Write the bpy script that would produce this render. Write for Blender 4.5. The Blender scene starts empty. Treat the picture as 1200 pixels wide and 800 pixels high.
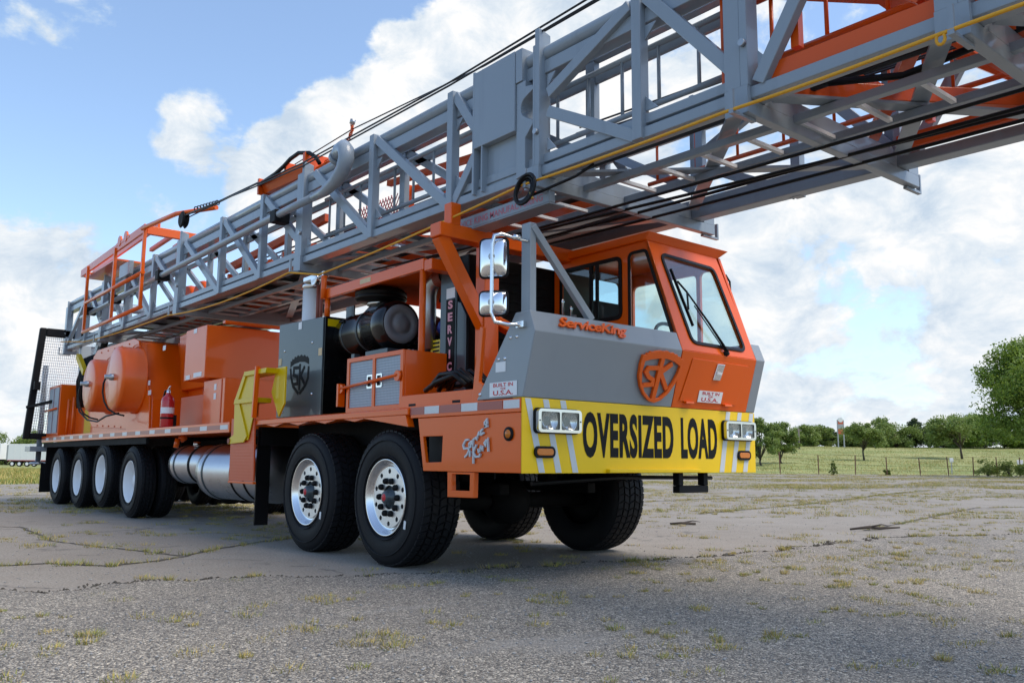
import bpy, bmesh, math, random
import numpy as np
from mathutils import Vector, Matrix
from mathutils.geometry import tessellate_polygon
random.seed(7); rng = np.random.default_rng(7)
scene = bpy.context.scene
COL = scene.collection
R = math.radians

# ------------------------------------------------------------------ camera
CAM = Vector((4.372, -3.702, 0.856))
RIGHT = Vector((0.63718656, 0.77067304, 0.00750694))
UP = Vector((0.10230881, -0.09423421, 0.99027916))
FWD = Vector((-0.76388887, 0.63022455, 0.13889141))
cam = bpy.data.cameras.new('camera'); cam_o = bpy.data.objects.new('camera', cam); COL.objects.link(cam_o)
cam_o.matrix_world = Matrix(((RIGHT.x, UP.x, -FWD.x, CAM.x), (RIGHT.y, UP.y, -FWD.y, CAM.y), (RIGHT.z, UP.z, -FWD.z, CAM.z), (0, 0, 0, 1)))
cam.sensor_width = 36.0; cam.lens = 30.0; cam.clip_end = 6000; cam.clip_start = 0.05
scene.camera = cam_o

# ------------------------------------------------------------------ sky, sun, exposure
SUN_AZ = Vector((0.85, 0.527, 0)); SUN_EL = R(58)
world = bpy.data.worlds.new('World'); scene.world = world; world.use_nodes = True
wt = world.node_tree; wt.nodes.clear()
class NT:
    """small helper for building node trees"""
    def __init__(s, t): s.t = t
    def n(s, typ, **kw):
        x = s.t.nodes.new(typ)
        for k, v in kw.items():
            if k.startswith('i_'): x.inputs[k[2:].replace('_', ' ')].default_value = v
            else: setattr(x, k, v)
        return x
    def l(s, a, b): s.t.links.new(a, b)
    def math(s, op, a, b=None, c=None, clamp=False):
        x = s.t.nodes.new('ShaderNodeMath'); x.operation = op; x.use_clamp = clamp
        for i, q in enumerate((a, b, c)):
            if q is None: continue
            if isinstance(q, (int, float)): x.inputs[i].default_value = q
            else: s.l(q, x.inputs[i])
        return x.outputs[0]
    def ramp(s, fac, stops, interp='LINEAR'):
        x = s.t.nodes.new('ShaderNodeValToRGB'); x.color_ramp.interpolation = interp
        e = x.color_ramp.elements
        while len(e) < len(stops): e.new(0.5)
        for k, (p, c) in zip(e, stops):
            k.position = p; k.color = (*c, 1) if len(c) == 3 else c
        s.l(fac, x.inputs[0]); return x.outputs[0]
    def mix(s, fac, a, b, mode='MIX'):
        x = s.t.nodes.new('ShaderNodeMix'); x.data_type = 'RGBA'; x.blend_type = mode
        if isinstance(fac, (int, float)): x.inputs[0].default_value = fac
        else: s.l(fac, x.inputs[0])
        for i, q in ((6, a), (7, b)):
            if isinstance(q, tuple): x.inputs[i].default_value = (*q, 1) if len(q) == 3 else q
            else: s.l(q, x.inputs[i])
        return x.outputs[2]
    def noise(s, vec, scale, detail=4, rough=0.55, dist=0.0):
        x = s.t.nodes.new('ShaderNodeTexNoise'); x.inputs['Scale'].default_value = scale; x.inputs['Detail'].default_value = detail
        x.inputs['Roughness'].default_value = rough; x.inputs['Distortion'].default_value = dist
        if vec is not None: s.l(vec, x.inputs['Vector'])
        return x.outputs[0]
W = NT(wt)
sky = W.n('ShaderNodeTexSky', sky_type='NISHITA', sun_disc=False)
sky.sun_elevation = SUN_EL; sky.sun_rotation = math.atan2(SUN_AZ.x, SUN_AZ.y); sky.air_density = 1.0; sky.dust_density = 0.6; sky.ozone_density = 1.5
tc = W.n('ShaderNodeTexCoord')
bg_sky = W.n('ShaderNodeBackground', i_Strength=0.112)
W.l(sky.outputs[0], bg_sky.inputs[0])
dirn = W.n('ShaderNodeVectorMath', operation='NORMALIZE'); W.l(tc.outputs['Generated'], dirn.inputs[0]); D = dirn.outputs[0]
sep = W.n('ShaderNodeSeparateXYZ'); W.l(D, sep.inputs[0])
# cloud banks: heaps of cumulus standing in given directions, broken up by noise
def pix_dir(u, v): return (FWD + RIGHT * ((u - 600) / 1000) + UP * ((400 - v) / 1000)).normalized()
heaps = [  # centre direction, half-angle deg, weight
    (pix_dir(560, 130), 7.5, 0.62), (pix_dir(430, 205), 5.5, 0.62), (pix_dir(330, 215), 4.0, 0.42), (pix_dir(235, 165), 3.0, 0.38), (pix_dir(650, 60), 6.0, 0.5),
    (pix_dir(490, 300), 9.0, 0.55), (pix_dir(205, 240), 4.2, 0.26), (pix_dir(35, 335), 5.0, 0.36), (pix_dir(20, 440), 5.0, 0.3), (pix_dir(95, 8), 3.6, 0.24), (pix_dir(0, 5), 2.2, 0.24),
    (pix_dir(880, 330), 7.0, 0.45), (pix_dir(1150, 260), 10.0, 0.40), (pix_dir(1010, 330), 8.0, 0.37), (pix_dir(1150, 430), 8.0, 0.38), (pix_dir(960, 430), 9.0, 0.38), (pix_dir(900, 60), 9.0, 0.32), (pix_dir(1090, 60), 9.0, 0.34), (pix_dir(760, 120), 7.0, 0.26)]
acc = None
for c, ang, wgt in heaps:
    dp = W.n('ShaderNodeVectorMath', operation='DOT_PRODUCT'); W.l(D, dp.inputs[0]); dp.inputs[1].default_value = c
    mr = W.n('ShaderNodeMapRange', interpolation_type='SMOOTHSTEP'); W.l(dp.outputs['Value'], mr.inputs[0])
    mr.inputs[1].default_value = math.cos(R(ang * 1.5)); mr.inputs[2].default_value = math.cos(R(ang * 0.35)); mr.inputs[3].default_value = 0; mr.inputs[4].default_value = wgt
    acc = mr.outputs[0] if acc is None else W.math('MAXIMUM', acc, mr.outputs[0])
stretch = W.n('ShaderNodeMapping'); stretch.inputs['Scale'].default_value = (1, 1, 1.6); W.l(D, stretch.inputs[0]); DS = stretch.outputs[0]
n1 = W.noise(DS, 5.0, 9, 0.56, 0.25); n2 = W.noise(DS, 14.0, 8, 0.62, 0.2); n3 = W.noise(DS, 2.2, 4, 0.5)
dens = W.math('ADD', W.math('MULTIPLY', n1, 0.9), W.math('MULTIPLY', n2, 0.42))
# away from the heaps a scattered field of the same cumulus
field = W.math('MULTIPLY', W.math('SUBTRACT', n3, 0.5), 0.5)
dens = W.math('ADD', W.math('ADD', dens, acc), field)
cover = W.n('ShaderNodeMapRange', interpolation_type='SMOOTHSTEP'); W.l(dens, cover.inputs[0])
cover.inputs[1].default_value = 0.87; cover.inputs[2].default_value = 0.99
tone = W.math('ADD', W.math('MULTIPLY', W.noise(DS, 12.0, 9, 0.64, 0.3), 1.0), W.math('MULTIPLY', W.math('SUBTRACT', dens, 0.95), 0.30))
ccol = W.ramp(tone, [(0.36, (0.58, 0.69, 0.82)), (0.50, (0.78, 0.85, 0.92)), (0.63, (1.0, 1.0, 1.0))])
# thin high haze, paler than the blue behind it
ccol = W.mix(cover.outputs[0], (0.58, 0.76, 0.93), ccol)
bg_c = W.n('ShaderNodeBackground', i_Strength=0.45); W.l(ccol, bg_c.inputs[0])
# thin horizon veil of far cloud
veil = W.n('ShaderNodeMapRange', interpolation_type='SMOOTHSTEP'); W.l(sep.outputs[2], veil.inputs[0])
veil.inputs[1].default_value = 0.22; veil.inputs[2].default_value = 0.0; veil.inputs[3].default_value = 0.07; veil.inputs[4].default_value = 0.62
fac = W.math('MAXIMUM', cover.outputs[0], veil.outputs[0])
mixw = W.n('ShaderNodeMixShader'); W.l(fac, mixw.inputs[0]); W.l(bg_sky.outputs[0], mixw.inputs[1]); W.l(bg_c.outputs[0], mixw.inputs[2])
wo = W.n('ShaderNodeOutputWorld'); W.l(mixw.outputs[0], wo.inputs[0])

sun = bpy.data.lights.new('sun', 'SUN'); sun.energy = 1.5; sun.angle = R(36); sun.color = (1.0, 0.88, 0.72)
sun_o = bpy.data.objects.new('sun', sun); COL.objects.link(sun_o)
sdir = SUN_AZ.normalized() * math.cos(SUN_EL) + Vector((0, 0, math.sin(SUN_EL)))
sun_o.rotation_euler = sdir.to_track_quat('Z', 'Y').to_euler(); sun_o.location = (0, 0, 30)
scene.view_settings.view_transform = 'Standard'; scene.view_settings.look = 'None'
scene.view_settings.exposure = 1.18; scene.view_settings.gamma = 1.0; scene.view_settings.use_curve_mapping = False
scene.render.resolution_x = 1024; scene.render.resolution_y = 682
scene.render.engine = 'CYCLES'

# ------------------------------------------------------------------ materials
def material(name):
    m = bpy.data.materials.new(name); m.use_nodes = True; t = m.node_tree; t.nodes.clear()
    n = NT(t); out = n.n('ShaderNodeOutputMaterial'); b = n.n('ShaderNodeBsdfPrincipled'); n.l(b.outputs[0], out.inputs[0])
    return m, n, b, out
def position(n):
    return n.n('ShaderNodeNewGeometry').outputs['Position']
def bump(n, b, height, strength, dist=0.01):
    x = n.n('ShaderNodeBump', i_Strength=strength, i_Distance=dist); n.l(height, x.inputs['Height']); n.l(x.outputs[0], b.inputs['Normal'])
def paint(name, col, rough=0.28, coat=0.6, metal=0.0, dirt=0.10, peel=0.04):
    m, n, b, o = material(name); p = position(n)
    big = n.noise(p, 1.7, 5, 0.6); fine = n.noise(p, 22, 5, 0.65)
    dust = tuple(c * 0.8 + 0.045 for c in col)
    c1 = n.mix(n.math('MULTIPLY', n.ramp(big, [(0.40, (0, 0, 0)), (0.75, (1, 1, 1))]), dirt), col, dust)
    c2 = n.mix(n.math('MULTIPLY', n.ramp(fine, [(0.60, (0, 0, 0)), (0.78, (1, 1, 1))]), dirt * 0.35), c1, tuple(c * 0.6 for c in col))
    mpv = n.n('ShaderNodeMapping'); mpv.inputs['Scale'].default_value = (7, 7, 0.7); n.l(p, mpv.inputs[0])
    c2 = n.mix(n.math('MULTIPLY', n.ramp(n.noise(mpv.outputs[0], 1.0, 5, 0.6), [(0.56, (0, 0, 0)), (0.74, (1, 1, 1))]), dirt * 1.6), c2, tuple(c * 0.55 + 0.02 for c in col))
    n.l(c2, b.inputs['Base Color'])
    n.l(n.math('ADD', n.math('MULTIPLY', fine, 0.06), rough - 0.02), b.inputs['Roughness'])
    b.inputs['Metallic'].default_value = metal; b.inputs['Coat Weight'].default_value = coat; b.inputs['Coat Roughness'].default_value = 0.05; b.inputs['Specular IOR Level'].default_value = 0.3
    if peel: bump(n, b, n.noise(p, 5.5, 3, 0.5), peel, 0.02)
    return m
def plain(name, col, rough=0.5, metal=0.0, var=0.25, scale=14, bmp=0.0):
    m, n, b, o = material(name)
    if max(col) < 0.012: b.inputs['Specular IOR Level'].default_value = 0.22
    p = position(n); f = n.noise(p, scale, 6, 0.65)
    n.l(n.mix(f, tuple(c * (1 - var) for c in col), tuple(min(1, c * (1 + var)) for c in col)), b.inputs['Base Color'])
    n.l(n.math('ADD', n.math('MULTIPLY', f, 0.2), rough - 0.1), b.inputs['Roughness']); b.inputs['Metallic'].default_value = metal
    if bmp: bump(n, b, f, bmp, 0.01)
    return m
M = {}
ORANGE = (0.76, 0.108, 0.0)
M['orange'] = paint('orange_paint', ORANGE, 0.30, 0.28, dirt=0.03)
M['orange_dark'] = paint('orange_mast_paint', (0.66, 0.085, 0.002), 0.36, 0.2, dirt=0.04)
M['grey'] = paint('grey_paint', (0.255, 0.285, 0.31), 0.32, 0.35)
M['mast'] = paint('mast_grey_paint', (0.255, 0.300, 0.345), 0.32, 0.35, dirt=0.18)
M['rung'] = plain('painted_lit_rung', (0.66, 0.68, 0.70), 0.45, 0.0)  # paler than the mast grey: light falling on the rungs is in the colour
M['yellow'] = paint('yellow_paint', (0.82, 0.54, 0.0), 0.42, 0.10, dirt=0.05)
M['ladder_yellow'] = paint('step_yellow_paint', (0.70, 0.48, 0.0), 0.4, 0.2, dirt=0.05)
M['black'] = paint('black_paint', (0.0035, 0.0036, 0.004), 0.22, 0.5, dirt=0.005)
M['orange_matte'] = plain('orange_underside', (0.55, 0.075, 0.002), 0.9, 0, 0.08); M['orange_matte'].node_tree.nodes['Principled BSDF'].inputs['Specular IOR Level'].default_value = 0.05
M['flat_black'] = plain('flat_black_paint', (0.0055, 0.0055, 0.006), 0.6)
M['chassis'] = plain('chassis_black', (0.004, 0.004, 0.0045), 0.75)
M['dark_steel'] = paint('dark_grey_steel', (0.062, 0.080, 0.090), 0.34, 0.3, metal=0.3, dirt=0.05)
M['rubber'] = plain('tyre_rubber', (0.0085, 0.009, 0.011), 0.62, var=0.35, scale=30, bmp=0.15)
M['hose'] = plain('hose_rubber', (0.006, 0.006, 0.0065), 0.42)
M['white_rim'] = paint('white_rim_paint', (0.80, 0.81, 0.82), 0.4, 0.2, dirt=0.12)
M['chrome'] = plain('polished_chrome', (0.56, 0.57, 0.58), 0.12, 1.0, var=0.02)
M['mirror'] = plain('mirror_back_chrome', (0.82, 0.83, 0.84), 0.10, 1.0, var=0.01)
M['alu'] = plain('polished_aluminium', (0.78, 0.79, 0.80), 0.20, 1.0, var=0.02, scale=6)
M['disc'] = plain('brushed_aluminium_disc', (0.80, 0.80, 0.80), 0.42, 1.0, var=0.02, scale=6)
M['tank'] = plain('tank_aluminium', (0.62, 0.63, 0.65), 0.30, 1.0, var=0.10, scale=5)
M['tape_white'] = plain('reflective_tape_white', (0.62, 0.64, 0.65), 0.35, 0, 0.12, 60)
M['tape_red'] = plain('reflective_tape_red', (0.36, 0.09, 0.07), 0.35, 0, 0.15, 60)
M['stripe_grey'] = plain('reflective_stripe_grey', (0.52, 0.56, 0.58), 0.35, 0, 0.06, 40)
M['letter_black'] = plain('black_vinyl', (0.0015, 0.0015, 0.002), 0.6, 0, 0.1)
M['cover_grey'] = plain('filter_cover_grey', (0.17, 0.175, 0.18), 0.5)
M['white_label'] = plain('white_label', (0.78, 0.78, 0.78), 0.45, 0, 0.05)
M['tan_label'] = plain('tan_label', (0.62, 0.45, 0.24), 0.5)
M['red_print'] = plain('red_print', (0.55, 0.02, 0.03), 0.45)
M['pink_print'] = plain('faded_red_print', (0.50, 0.12, 0.16), 0.45)
M['letter_pink'] = plain('white_edged_red_letters', (0.72, 0.30, 0.36), 0.45)
M['blue_silicone'] = plain('blue_hose', (0.015, 0.04, 0.26), 0.4)
M['rust_clamp'] = plain('red_brown_hose', (0.25, 0.055, 0.03), 0.5)
M['grey_pipe'] = plain('aluminised_pipe', (0.40, 0.41, 0.42), 0.35, 0.9, 0.12)
M['extinguisher'] = paint('extinguisher_red', (0.50, 0.012, 0.015), 0.22, 0.8)
M['brass'] = plain('brass', (0.62, 0.42, 0.10), 0.3, 1.0)
M['rope'] = plain('yellow_rope', (0.70, 0.34, 0.015), 0.6, 0, 0.2, 80)
M['cable'] = plain('steel_cable', (0.022, 0.024, 0.028), 0.5, 0.3, 0.3, 60)
M['amber'] = plain('amber_lens', (0.55, 0.16, 0.012), 0.2, 0, 0.15, 40)
M['seat'] = plain('seat_cloth', (0.02, 0.02, 0.022), 0.8)
M['cab_in'] = plain('cab_interior', (0.10, 0.105, 0.10), 0.7)
# diamond plate: fine raised lozenges
m, n, b, o = material('diamond_plate'); p = position(n)
vx = n.n('ShaderNodeTexVoronoi', feature='F1', i_Scale=42.0); vx.inputs['Randomness'].default_value = 0.0; n.l(p, vx.inputs['Vector'])
n.l(n.ramp(vx.outputs['Distance'], [(0.2, (0.42, 0.47, 0.53)), (0.6, (0.22, 0.27, 0.32))]), b.inputs['Base Color']); b.inputs['Roughness'].default_value = 0.4
bump(n, b, n.math('SUBTRACT', 1.0, vx.outputs['Distance']), 0.6, 0.006); M['plate_grey'] = m
m, n, b, o = material('orange_tread_plate'); p = position(n)
vx = n.n('ShaderNodeTexVoronoi', feature='F1', i_Scale=30.0); vx.inputs['Randomness'].default_value = 0.0; n.l(p, vx.inputs['Vector'])
b.inputs['Base Color'].default_value = (0.60, 0.075, 0.010, 1); b.inputs['Roughness'].default_value = 0.4
bump(n, b, n.math('SUBTRACT', 1.0, vx.outputs['Distance']), 0.45, 0.006); M['plate_orange'] = m
# clear glass: transparent body plus a Fresnel reflection
def glass(name, tint, gloss=1.0):
    m, n, b, o = material(name); n.t.nodes.remove(b)
    tr = n.n('ShaderNodeBsdfTransparent'); tr.inputs[0].default_value = (*tint, 1)
    gl = n.n('ShaderNodeBsdfGlossy'); gl.inputs['Roughness'].default_value = 0.03
    lw = n.n('ShaderNodeLayerWeight'); mx = n.n('ShaderNodeMixShader')
    fr = n.math('ADD', n.math('MULTIPLY', n.math('POWER', lw.outputs['Facing'], 4.0), 0.9), 0.04)   # Schlick, the same from both sides
    n.l(n.math('MULTIPLY', fr, gloss, clamp=True), mx.inputs[0]); n.l(tr.outputs[0], mx.inputs[1]); n.l(gl.outputs[0], mx.inputs[2]); n.l(mx.outputs[0], o.inputs[0])
    return m
M['glass'] = glass('cab_glass', (0.90, 0.965, 0.955), 1.3)
M['lens'] = glass('headlight_glass', (0.93, 0.95, 0.96), 1.2)
# wire mesh of the rear guard panel
def ground_mat(name):
    return material(name)
m, n, b, o = material('old_asphalt'); p = position(n)
big = n.noise(p, 0.33, 6, 0.62, 0.4); mid = n.noise(p, 2.6, 6, 0.65); fin = n.noise(p, 60, 4, 0.7)
c = n.mix(n.ramp(big, [(0.36, (0, 0, 0)), (0.66, (1, 1, 1))]), (0.268, 0.232, 0.182), (0.342, 0.308, 0.256))
c = n.mix(n.math('MULTIPLY', n.ramp(mid, [(0.45, (0, 0, 0)), (0.70, (1, 1, 1))]), 0.5), c, (0.225, 0.180, 0.130))
c = n.mix(n.ramp(fin, [(0.42, (0, 0, 0)), (0.62, (1, 1, 1))]), n.mix(0.45, c, (0.09, 0.085, 0.08)), n.mix(0.25, c, (0.42, 0.40, 0.37)))
vo = n.n('ShaderNodeTexVoronoi', feature='DISTANCE_TO_EDGE', i_Scale=0.42)
wv = n.n('ShaderNodeVectorMath', operation='ADD'); n.l(p, wv.inputs[0])
nz = n.n('ShaderNodeTexNoise', i_Scale=1.6, i_Detail=5.0); n.l(p, nz.inputs['Vector'])
sc = n.n('ShaderNodeVectorMath', operation='SCALE'); n.l(nz.outputs['Color'], sc.inputs[0]); sc.inputs['Scale'].default_value = 0.9; n.l(sc.outputs[0], wv.inputs[1]); n.l(wv.outputs[0], vo.inputs['Vector'])
crack = n.ramp(vo.outputs['Distance'], [(0.0, (1, 1, 1)), (0.012, (0, 0, 0))])
c = n.mix(n.math('MULTIPLY', crack, n.ramp(mid, [(0.45, (0, 0, 0)), (0.6, (0.8, 0.8, 0.8))])), c, (0.06, 0.055, 0.05))
n.l(c, b.inputs['Base Color']); b.inputs['Roughness'].default_value = 0.85; bump(n, b, fin, 0.5, 0.008); M['asphalt'] = m
m, n, b, o = material('chip_seal'); p = position(n)
vs = n.n('ShaderNodeTexVoronoi', feature='F1', i_Scale=80.0); n.l(p, vs.inputs['Vector'])
sp = n.n('ShaderNodeSeparateColor'); n.l(vs.outputs['Color'], sp.inputs[0])
chips = n.ramp(sp.outputs[0], [(0.0, (0.032, 0.030, 0.028)), (0.28, (0.132, 0.119, 0.100)), (0.60, (0.265, 0.239, 0.198)), (0.85, (0.48, 0.432, 0.352)), (1.0, (0.84, 0.75, 0.60))])
vs2 = n.n('ShaderNodeTexVoronoi', feature='F1', i_Scale=165.0); n.l(p, vs2.inputs['Vector'])
sp2 = n.n('ShaderNodeSeparateColor'); n.l(vs2.outputs['Color'], sp2.inputs[0])
chips2 = n.ramp(sp2.outputs[1], [(0.0, (0.05, 0.047, 0.044)), (0.6, (0.235, 0.212, 0.176)), (1.0, (0.60, 0.54, 0.44))])
c = n.mix(n.ramp(sp2.outputs[0], [(0.42, (0, 0, 0)), (0.5, (1, 1, 1))]), chips, chips2)
tar = n.ramp(n.noise(p, 0.9, 6, 0.65, 0.5), [(0.38, (1, 1, 1)), (0.56, (0, 0, 0))])
c = n.mix(n.math('MULTIPLY', tar, 0.22), c, (0.06, 0.06, 0.063))
mp = n.n('ShaderNodeMapping'); mp.inputs['Scale'].default_value = (0.9, 0.35, 1); mp.inputs['Rotation'].default_value = (0, 0, 0.15); n.l(p, mp.inputs[0])
sand = n.ramp(n.noise(mp.outputs[0], 1.25, 6, 0.6, 0.2), [(0.60, (0, 0, 0)), (0.72, (1, 1, 1))])
c = n.mix(n.math('MULTIPLY', sand, 0.62), c, (0.33, 0.315, 0.285))
warm = n.ramp(n.noise(p, 0.5, 4, 0.6), [(0.5, (0, 0, 0)), (0.7, (1, 1, 1))])
c = n.mix(n.math('MULTIPLY', warm, 0.22), c, (0.24, 0.20, 0.15))
n.l(c, b.inputs['Base Color']); b.inputs['Roughness'].default_value = 0.8
hh = n.math('SUBTRACT', 1.0, vs.outputs['Distance']); bump(n, b, hh, 0.8, 0.014); M['chip'] = m
m, n, b, o = material('field_turf'); p = position(n)
c = n.mix(n.ramp(n.noise(p, 0.06, 6, 0.65), [(0.38, (0, 0, 0)), (0.62, (1, 1, 1))]), (0.22, 0.265, 0.07), (0.37, 0.36, 0.14))
c = n.mix(n.math('MULTIPLY', n.ramp(n.noise(p, 0.25, 6, 0.7), [(0.4, (0, 0, 0)), (0.65, (1, 1, 1))]), 0.7), c, (0.12, 0.155, 0.035))
n.l(c, b.inputs['Base Color']); b.inputs['Roughness'].default_value = 0.9; bump(n, b, n.noise(p, 3, 6, 0.7), 0.6, 0.1); M['turf'] = m
M['soil'] = plain('crack_soil', (0.075, 0.066, 0.052), 0.9, 0, 0.6, 30, 0.4)
M['rock'] = plain('loose_chips', (0.30, 0.295, 0.285), 0.85, 0, 0.45, 25)
M['grass_g'] = plain('green_blades', (0.215, 0.235, 0.045), 0.7, 0, 0.4, 6)
M['grass_d'] = plain('dry_blades', (0.43, 0.325, 0.10), 0.75, 0, 0.35, 6)
M['stick'] = plain('dead_wood', (0.055, 0.042, 0.032), 0.85, 0, 0.4, 30, 0.3)
def leaf(name, a, b2):
    m, n, b, o = material(name); oi = n.n('ShaderNodeNewGeometry')
    c = n.mix(oi.outputs['Random Per Island'], a, b2); n.l(c, b.inputs['Base Color']); b.inputs['Roughness'].default_value = 0.55
    b.inputs['Transmission Weight'].default_value = 0.0
    tl = n.n('ShaderNodeBsdfTranslucent'); n.l(c, tl.inputs[0]); mx = n.n('ShaderNodeMixShader'); mx.inputs[0].default_value = 0.38
    n.l(b.outputs[0], mx.inputs[1]); n.l(tl.outputs[0], mx.inputs[2]); n.l(mx.outputs[0], o.inputs[0]); return m
M['leaf_a'] = leaf('elm_leaves', (0.10, 0.18, 0.018), (0.24, 0.33, 0.045))
M['leaf_b'] = leaf('mesquite_leaves', (0.14, 0.21, 0.045), (0.28, 0.35, 0.09))
M['leaf_c'] = leaf('cedar_needles', (0.045, 0.075, 0.028), (0.085, 0.12, 0.045))
M['leaf_d'] = leaf('bush_leaves', (0.10, 0.16, 0.022), (0.20, 0.25, 0.05))
M['bark'] = plain('bark', (0.085, 0.068, 0.052), 0.9, 0, 0.4, 20, 0.5)
M['post_rust'] = plain('rusty_post', (0.16, 0.075, 0.045), 0.8)
M['white_body'] = plain('white_trailer_panel', (0.74, 0.74, 0.73), 0.45, 0, 0.04, 3)
M['grey_body'] = plain('grey_trailer_panel', (0.33, 0.34, 0.35), 0.5, 0, 0.08, 3)
M['sign_orange'] = plain('sign_orange', (0.50, 0.10, 0.04), 0.5)
M['pole_wood'] = plain('weathered_pole', (0.19, 0.165, 0.14), 0.85)

# ------------------------------------------------------------------ mesh helpers
class MB:
    def __init__(s): s.v = []; s.f = []; s.s = []
    def add(s, vs, fs, smooth=False):
        k = len(s.v); s.v += [tuple(v) for v in vs]; s.f += [tuple(i + k for i in f) for f in fs]; s.s += [smooth] * len(fs); return s
    def hexa(s, p): return s.add(p, [(0, 3, 2, 1), (4, 5, 6, 7), (0, 1, 5, 4), (1, 2, 6, 5), (2, 3, 7, 6), (3, 0, 4, 7)])
    def box(s, a, b):
        x0, y0, z0 = (min(a[i], b[i]) for i in range(3)); x1, y1, z1 = (max(a[i], b[i]) for i in range(3))
        return s.hexa([(x0, y0, z0), (x1, y0, z0), (x1, y1, z0), (x0, y1, z0), (x0, y0, z1), (x1, y0, z1), (x1, y1, z1), (x0, y1, z1)])
    def bar(s, p0, p1, w, h, up=(0, 0, 1)):
        p0 = Vector(p0); p1 = Vector(p1); d = (p1 - p0).normalized(); sd = d.cross(Vector(up))
        if sd.length < 1e-4: sd = d.cross(Vector((1, 0, 0)))
        sd.normalize(); u = sd.cross(d).normalized(); sd = sd * w / 2; u = u * h / 2
        return s.hexa([p0 - sd - u, p0 + sd - u, p1 + sd - u, p1 - sd - u, p0 - sd + u, p0 + sd + u, p1 + sd + u, p1 - sd + u])
    def lathe(s, prof, org, axis, n=32, ref=None, caps=True, smooth=True):
        """prof: list of (radius, distance along axis)"""
        org = Vector(org); ax = Vector(axis).normalized(); a = Vector(ref) if ref else ax.orthogonal(); a.normalize(); b2 = ax.cross(a)
        vs = []; fs = []
        for r, t in prof:
            for i in range(n):
                q = 2 * math.pi * i / n; vs.append(org + ax * t + (a * math.cos(q) + b2 * math.sin(q)) * r)
        for j in range(len(prof) - 1):
            for i in range(n):
                fs.append((j * n + i, j * n + (i + 1) % n, (j + 1) * n + (i + 1) % n, (j + 1) * n + i))
        s.add(vs, fs, smooth)
        if caps:
            for j, rev in ((0, True), (len(prof) - 1, False)):
                if prof[j][0] > 1e-5:
                    k = len(s.v) - len(prof) * n + j * n; f = tuple(range(k, k + n)); s.f.append(f[::-1] if rev else f); s.s.append(False)
        return s
    def cyl(s, p0, p1, r, r1=None, n=20):
        p0 = Vector(p0); p1 = Vector(p1); L = (p1 - p0).length
        return s.lathe([(r, 0), (r if r1 is None else r1, L)], p0, p1 - p0, n)
    def tube(s, pts, r, n=8, closed=False):
        pts = [Vector(p) for p in pts]; N = len(pts); rad = r if isinstance(r, (list, tuple)) else [r] * N
        tang = [((pts[(i + 1) % N] if (closed or i < N - 1) else pts[i]) - (pts[i - 1] if (closed or i > 0) else pts[i])).normalized() for i in range(N)]
        u = tang[0].orthogonal().normalized(); vs = []; fs = []
        for i in range(N):
            u = (u - tang[i] * u.dot(tang[i])).normalized(); w = tang[i].cross(u)
            for k in range(n):
                q = 2 * math.pi * k / n; vs.append(pts[i] + (u * math.cos(q) + w * math.sin(q)) * rad[i])
        for i in range(N if closed else N - 1):
            j = (i + 1) % N
            for k in range(n): fs.append((i * n + k, i * n + (k + 1) % n, j * n + (k + 1) % n, j * n + k))
        s.add(vs, fs, True)
        if not closed:
            k0 = len(s.v) - len(vs); s.f.append(tuple(range(k0, k0 + n))[::-1]); s.s.append(False)
            k1 = k0 + (N - 1) * n; s.f.append(tuple(range(k1, k1 + n))); s.s.append(False)
        return s
    def prism(s, poly, org, u, v, t0, t1):
        """polygon (a,b) in the plane org+a*u+b*v, pushed along u x v from t0 to t1"""
        org, u, v = Vector(org), Vector(u), Vector(v); nn = u.cross(v).normalized(); k = len(poly)
        vs = [org + u * a + v * b2 + nn * t0 for a, b2 in poly] + [org + u * a + v * b2 + nn * t1 for a, b2 in poly]
        area = sum(poly[i][0] * poly[(i + 1) % k][1] - poly[(i + 1) % k][0] * poly[i][1] for i in range(k))
        idx = list(range(k)) if area > 0 else list(range(k))[::-1]
        fs = [tuple(i for i in idx[::-1]), tuple(i + k for i in idx)]
        for q in range(k):
            i, j = idx[q], idx[(q + 1) % k]; fs.append((i, j, j + k, i + k))
        return s.add(vs, fs)
    def holed(s, outer, holes, org, u, v, t0, t1):
        org, u, v = Vector(org), Vector(u), Vector(v); nn = u.cross(v).normalized(); loops = [outer] + holes
        tris = tessellate_polygon([[Vector((a, b2, 0)) for a, b2 in lp] for lp in loops])
        flat = [q for lp in loops for q in lp]; k = len(flat)
        vs = [org + u * a + v * b2 + nn * t0 for a, b2 in flat] + [org + u * a + v * b2 + nn * t1 for a, b2 in flat]; fs = []
        for t in tris:
            (ax, ay), (bx, by), (cx, cy) = (flat[i] for i in t)
            t = tuple(t) if (bx - ax) * (cy - ay) - (cx - ax) * (by - ay) > 0 else tuple(t)[::-1]
            fs += [t[::-1], tuple(i + k for i in t)]
        o = 0
        for li, lp in enumerate(loops):
            m2 = len(lp); area = sum(lp[i][0] * lp[(i + 1) % m2][1] - lp[(i + 1) % m2][0] * lp[i][1] for i in range(m2))
            idx = list(range(o, o + m2)); ccw = area > 0
            if (li == 0) != ccw: idx = idx[::-1]
            for q in range(m2):
                i, j = idx[q], idx[(q + 1) % m2]; fs.append((i, j, j + k, i + k))
            o += m2
        return s.add(vs, fs)
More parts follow.
